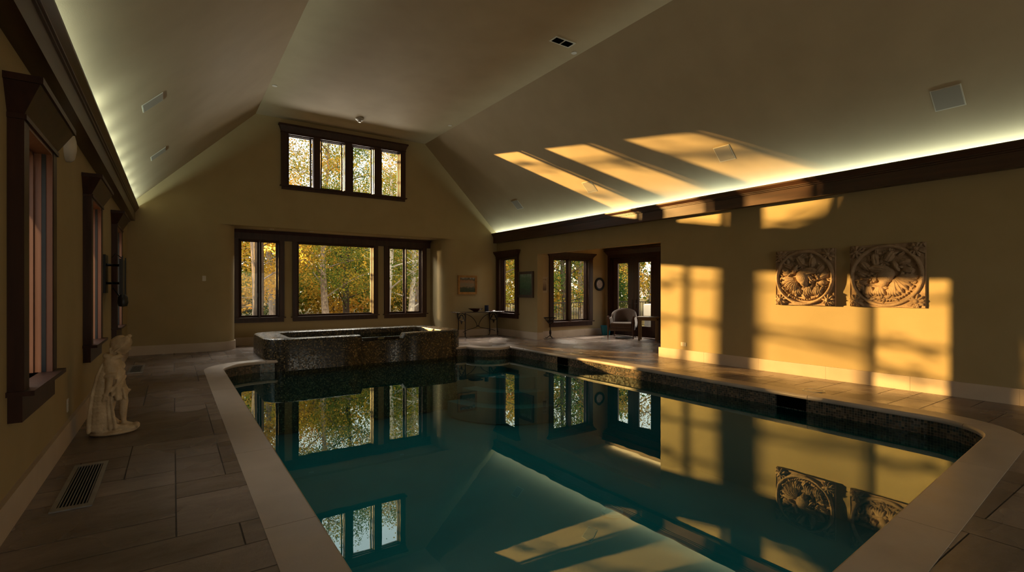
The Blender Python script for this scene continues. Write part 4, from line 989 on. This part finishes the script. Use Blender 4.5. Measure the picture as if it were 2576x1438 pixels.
# railing outside the alcove
def railing(label, a, b, h=1.0):
    t = thing('iron_railing', label, 'railing', (a[0], a[1], -.08), math.atan2(b[1]-a[1], b[0]-a[0])); L = math.dist(a, b)
    MB().box(0, L, -.02, .02, h, h+.03).box(0, L, -.015, .015, .1, .12).build('rail', 'iron', t)
    m = MB(); k = int(L/.12)
    for i in range(k+1): m.box(i*L/k-.007, i*L/k+.007, -.007, .007, 0 if i % 12 == 0 else .1, h)
    m.build('balusters', 'iron', t)
railing('black iron railing outside the alcove window', (9.0, 14.2), (15.5, 14.2))
railing('black iron railing outside the alcove door', (15.5, 14.2), (15.5, 7.5))
t = thing('patio_cabinet', 'pale boxy cabinet standing on the terrace outside the alcove door', 'cabinet', (13.2, 11.05, -.08), math.radians(30))
MB().box(-.3,.3,-.25,.25,.62,1.02).build('lid', 'white', t, bevel=.03)
MB().box(-.27,.27,-.22,.22,.05,.62).build('body', 'alu', t)
for sx in (-1, 1): MB().box(sx*.25-.02, sx*.25+.02, -.2, .2, 0, .06).build('foot', 'black', t)

# ------------------------------------------------------------------ light
def look(o, tgt): o.rotation_euler = (Vector(tgt)-o.location).to_track_quat('-Z', 'Y').to_euler()
def spot(name, loc, tgt, rad_at, e, col, size=.17, blend=.06):
    l = bpy.data.lights.new(name, 'SPOT'); l.energy = e; l.color = col; l.shadow_soft_size = size
    d = (Vector(tgt)-Vector(loc)).length; l.spot_size = 2*math.atan(rad_at/d); l.spot_blend = blend
    o = bpy.data.objects.new(name, l); C.objects.link(o); o.location = loc; look(o, tgt); return o
GOLD = (1.0, .56, .17)
spot('low_sun_bay', SM, SMt, 1.34, 400000, GOLD)
spot('low_sun_upper', SU, SUt, 1.08, 520000, GOLD, .14)
spot('low_sun_left_window', SW, SWt, .82, 205000, GOLD, .13)
spot('low_sun_right_bay', (2.4, 20.5, 3.1), (5.85, 14.3, 1.7), 1.15, 15000, (1,.66,.32), .16)
def area(name, loc, tgt, sx, sy, e, col, spread=180, portal=False):
    l = bpy.data.lights.new(name, 'AREA'); l.shape = 'RECTANGLE'; l.size = sx; l.size_y = sy; l.energy = e; l.color = col; l.spread = math.radians(spread)
    if portal: l.cycles.is_portal = True
    o = bpy.data.objects.new(name, l); C.objects.link(o); o.location = loc; look(o, tgt); return o
LED = (.83, 1.0, .84)
# long strips tucked behind the crowns
area('cove_strip_right', (XR-.07, (YE-1)/2-.4, 3.085), (XR-.11, (YE-1)/2-.4, 4), .05, YE+3.6, 108, LED, 150)
area('cove_strip_left', (XL+.07, (YE-1)/2-.4, 3.085), (XL+.12, (YE-1)/2-.4, 4), .05, YE+3.6, 82, LED, 150)
for k in range(9):
    y = 12.9-k*.78
    area('cove_strip_left', (XL+.065, y, 3.085), (XL+.12, y, 4), .045, .35, 3.6, LED, 150)
bpy.context.view_layer.update()
for o in C.objects:
    if o.type == 'LIGHT' and o.name.startswith('cove'):
        o.rotation_euler = (PI, 0, 0)
        o.rotation_euler = (PI, math.radians(8 if 'left' in o.name else -8), 0)
        # strip runs along y
        l = o.data
area('alcove_cove', (AX-.08, 8.8, 2.90), (AX-.08, 8.8, 4), .04, 4.6, 26, (1,.70,.36), 160).rotation_euler = (PI, 0, 0)
pl = area('underwater_fill', (3.85, 6.0, -.30), (3.85, 6.0, -2), 5.8, 9.0, 64, (.22,1,.95), 180)  # added fill lamp just under the water surface, brightens the teal basin
# added fill lamp behind the camera, outside the back wall door
area('fill_behind_camera', (3.9, YN-.45, 1.6), (3.9, 10, 1.0), 4.6, 2.6, 55, (1.0,.84,.66), 150)
# sky light falling in at a slant through the windows
area('sky_above_bay', (3.9, 16.4, 4.05), (3.9, 8, .3), 5.2, .7, 470, (1,.90,.80), 140)
area('sky_above_alcove_window', (10.0, 13.1, 3.7), (9.9, 9.4, 0), 1.7, .7, 215, (1,.86,.72), 140)
area('sky_above_alcove_door', (13.3, 10.3, 3.7), (10.0, 10.0, 0), 1.7, .7, 210, (1,.86,.70), 140)
area('sky_above_left_windows', (-3.0, 7.6, 3.7), (2.5, 7.6, 0), 7.0, .7, 100, (1,.86,.70), 140)
area('sky_above_narrow_window', (10.6, 14.0, 4.0), (7.0, 12.2, 0), 1.0, .7, 200, (1,.90,.76), 120)
# portals for the sky at each opening
for nm, loc, tg, sx, sy in (('bay', (3.9, YB+.25, 1.7), (3.9, 0, 1.7), 5.3, 2.1), ('upper', (3.8, YE+.25, 4.65), (3.8, 0, 4.65), 3.1, 1.4), ('narrow', (XR+.25, 12.72, 1.55), (0, 12.72, 1.55), 1.0, 1.8),
                            ('alcove', (10.0, AY1+.25, 1.4), (10.0, 0, 1.4), 1.5, 2.0), ('door', (AX+.25, 10.3, 1.3), (0, 10.3, 1.3), 1.8, 2.3),
                            ('left1', (XL-.3, 4.6, 1.6), (5, 4.6, 1.6), .85, 1.7), ('left2', (XL-.3, 7.6, 1.6), (5, 7.6, 1.6), .85, 1.7), ('left3', (XL-.3, 10.6, 1.6), (5, 10.6, 1.6), .85, 1.7)):
    area('sky_portal_'+nm, loc, tg, sx, sy, 1, (1,1,1), 180, True)
# second sun added behind the house to brighten the foliage
l = bpy.data.lights.new('foliage_fill_sun', 'SUN'); l.energy = 3.4; l.color = (1,.82,.52); l.angle = math.radians(1)
o = bpy.data.objects.new('foliage_fill_sun', l); C.objects.link(o); o.rotation_euler = (math.radians(52), 0, math.radians(-20))
w = bpy.data.worlds.new('World'); bpy.context.scene.world = w; w.use_nodes = True; nt = w.node_tree; nt.nodes.clear()
wo = nt.nodes.new('ShaderNodeOutputWorld'); bg = nt.nodes.new('ShaderNodeBackground'); tc = nt.nodes.new('ShaderNodeTexCoord'); sp = nt.nodes.new('ShaderNodeSeparateXYZ')
nt.links.new(tc.outputs['Generated'], sp.inputs[0]); r = ramp(nt, [(0, (1.0,.84,.62)), (.12, (1,.93,.84)), (.5, (.82,.90,1.0))]); nt.links.new(sp.outputs['Z'], r.inputs['Fac']); nt.links.new(r.outputs['Color'], bg.inputs['Color'])
bg.inputs['Strength'].default_value = 2.4; nt.links.new(bg.outputs[0], wo.inputs[0])

# ------------------------------------------------------------------ camera and render look
cam = bpy.data.cameras.new('camera'); co = bpy.data.objects.new('camera', cam); C.objects.link(co)
co.location = (0, 0, 1.4); co.rotation_euler = (PI/2, 0, -math.radians(34.27)); cam.sensor_width = 36; cam.lens = 1250.96/2576*36; cam.shift_y = 10.64/2576
cam.clip_start = .05; cam.clip_end = 300
sc = bpy.context.scene; sc.camera = co
sc.view_settings.view_transform = 'Standard'; sc.view_settings.look = 'None'; sc.view_settings.exposure = .04; sc.view_settings.gamma = 1
cy = sc.cycles; cy.max_bounces = 8; cy.diffuse_bounces = 4; cy.glossy_bounces = 4; cy.transmission_bounces = 4; cy.transparent_max_bounces = 12
cy.sample_clamp_indirect = 2.5; cy.sample_clamp_direct = 0; cy.use_denoising = True; cy.caustics_reflective = False; cy.caustics_refractive = False
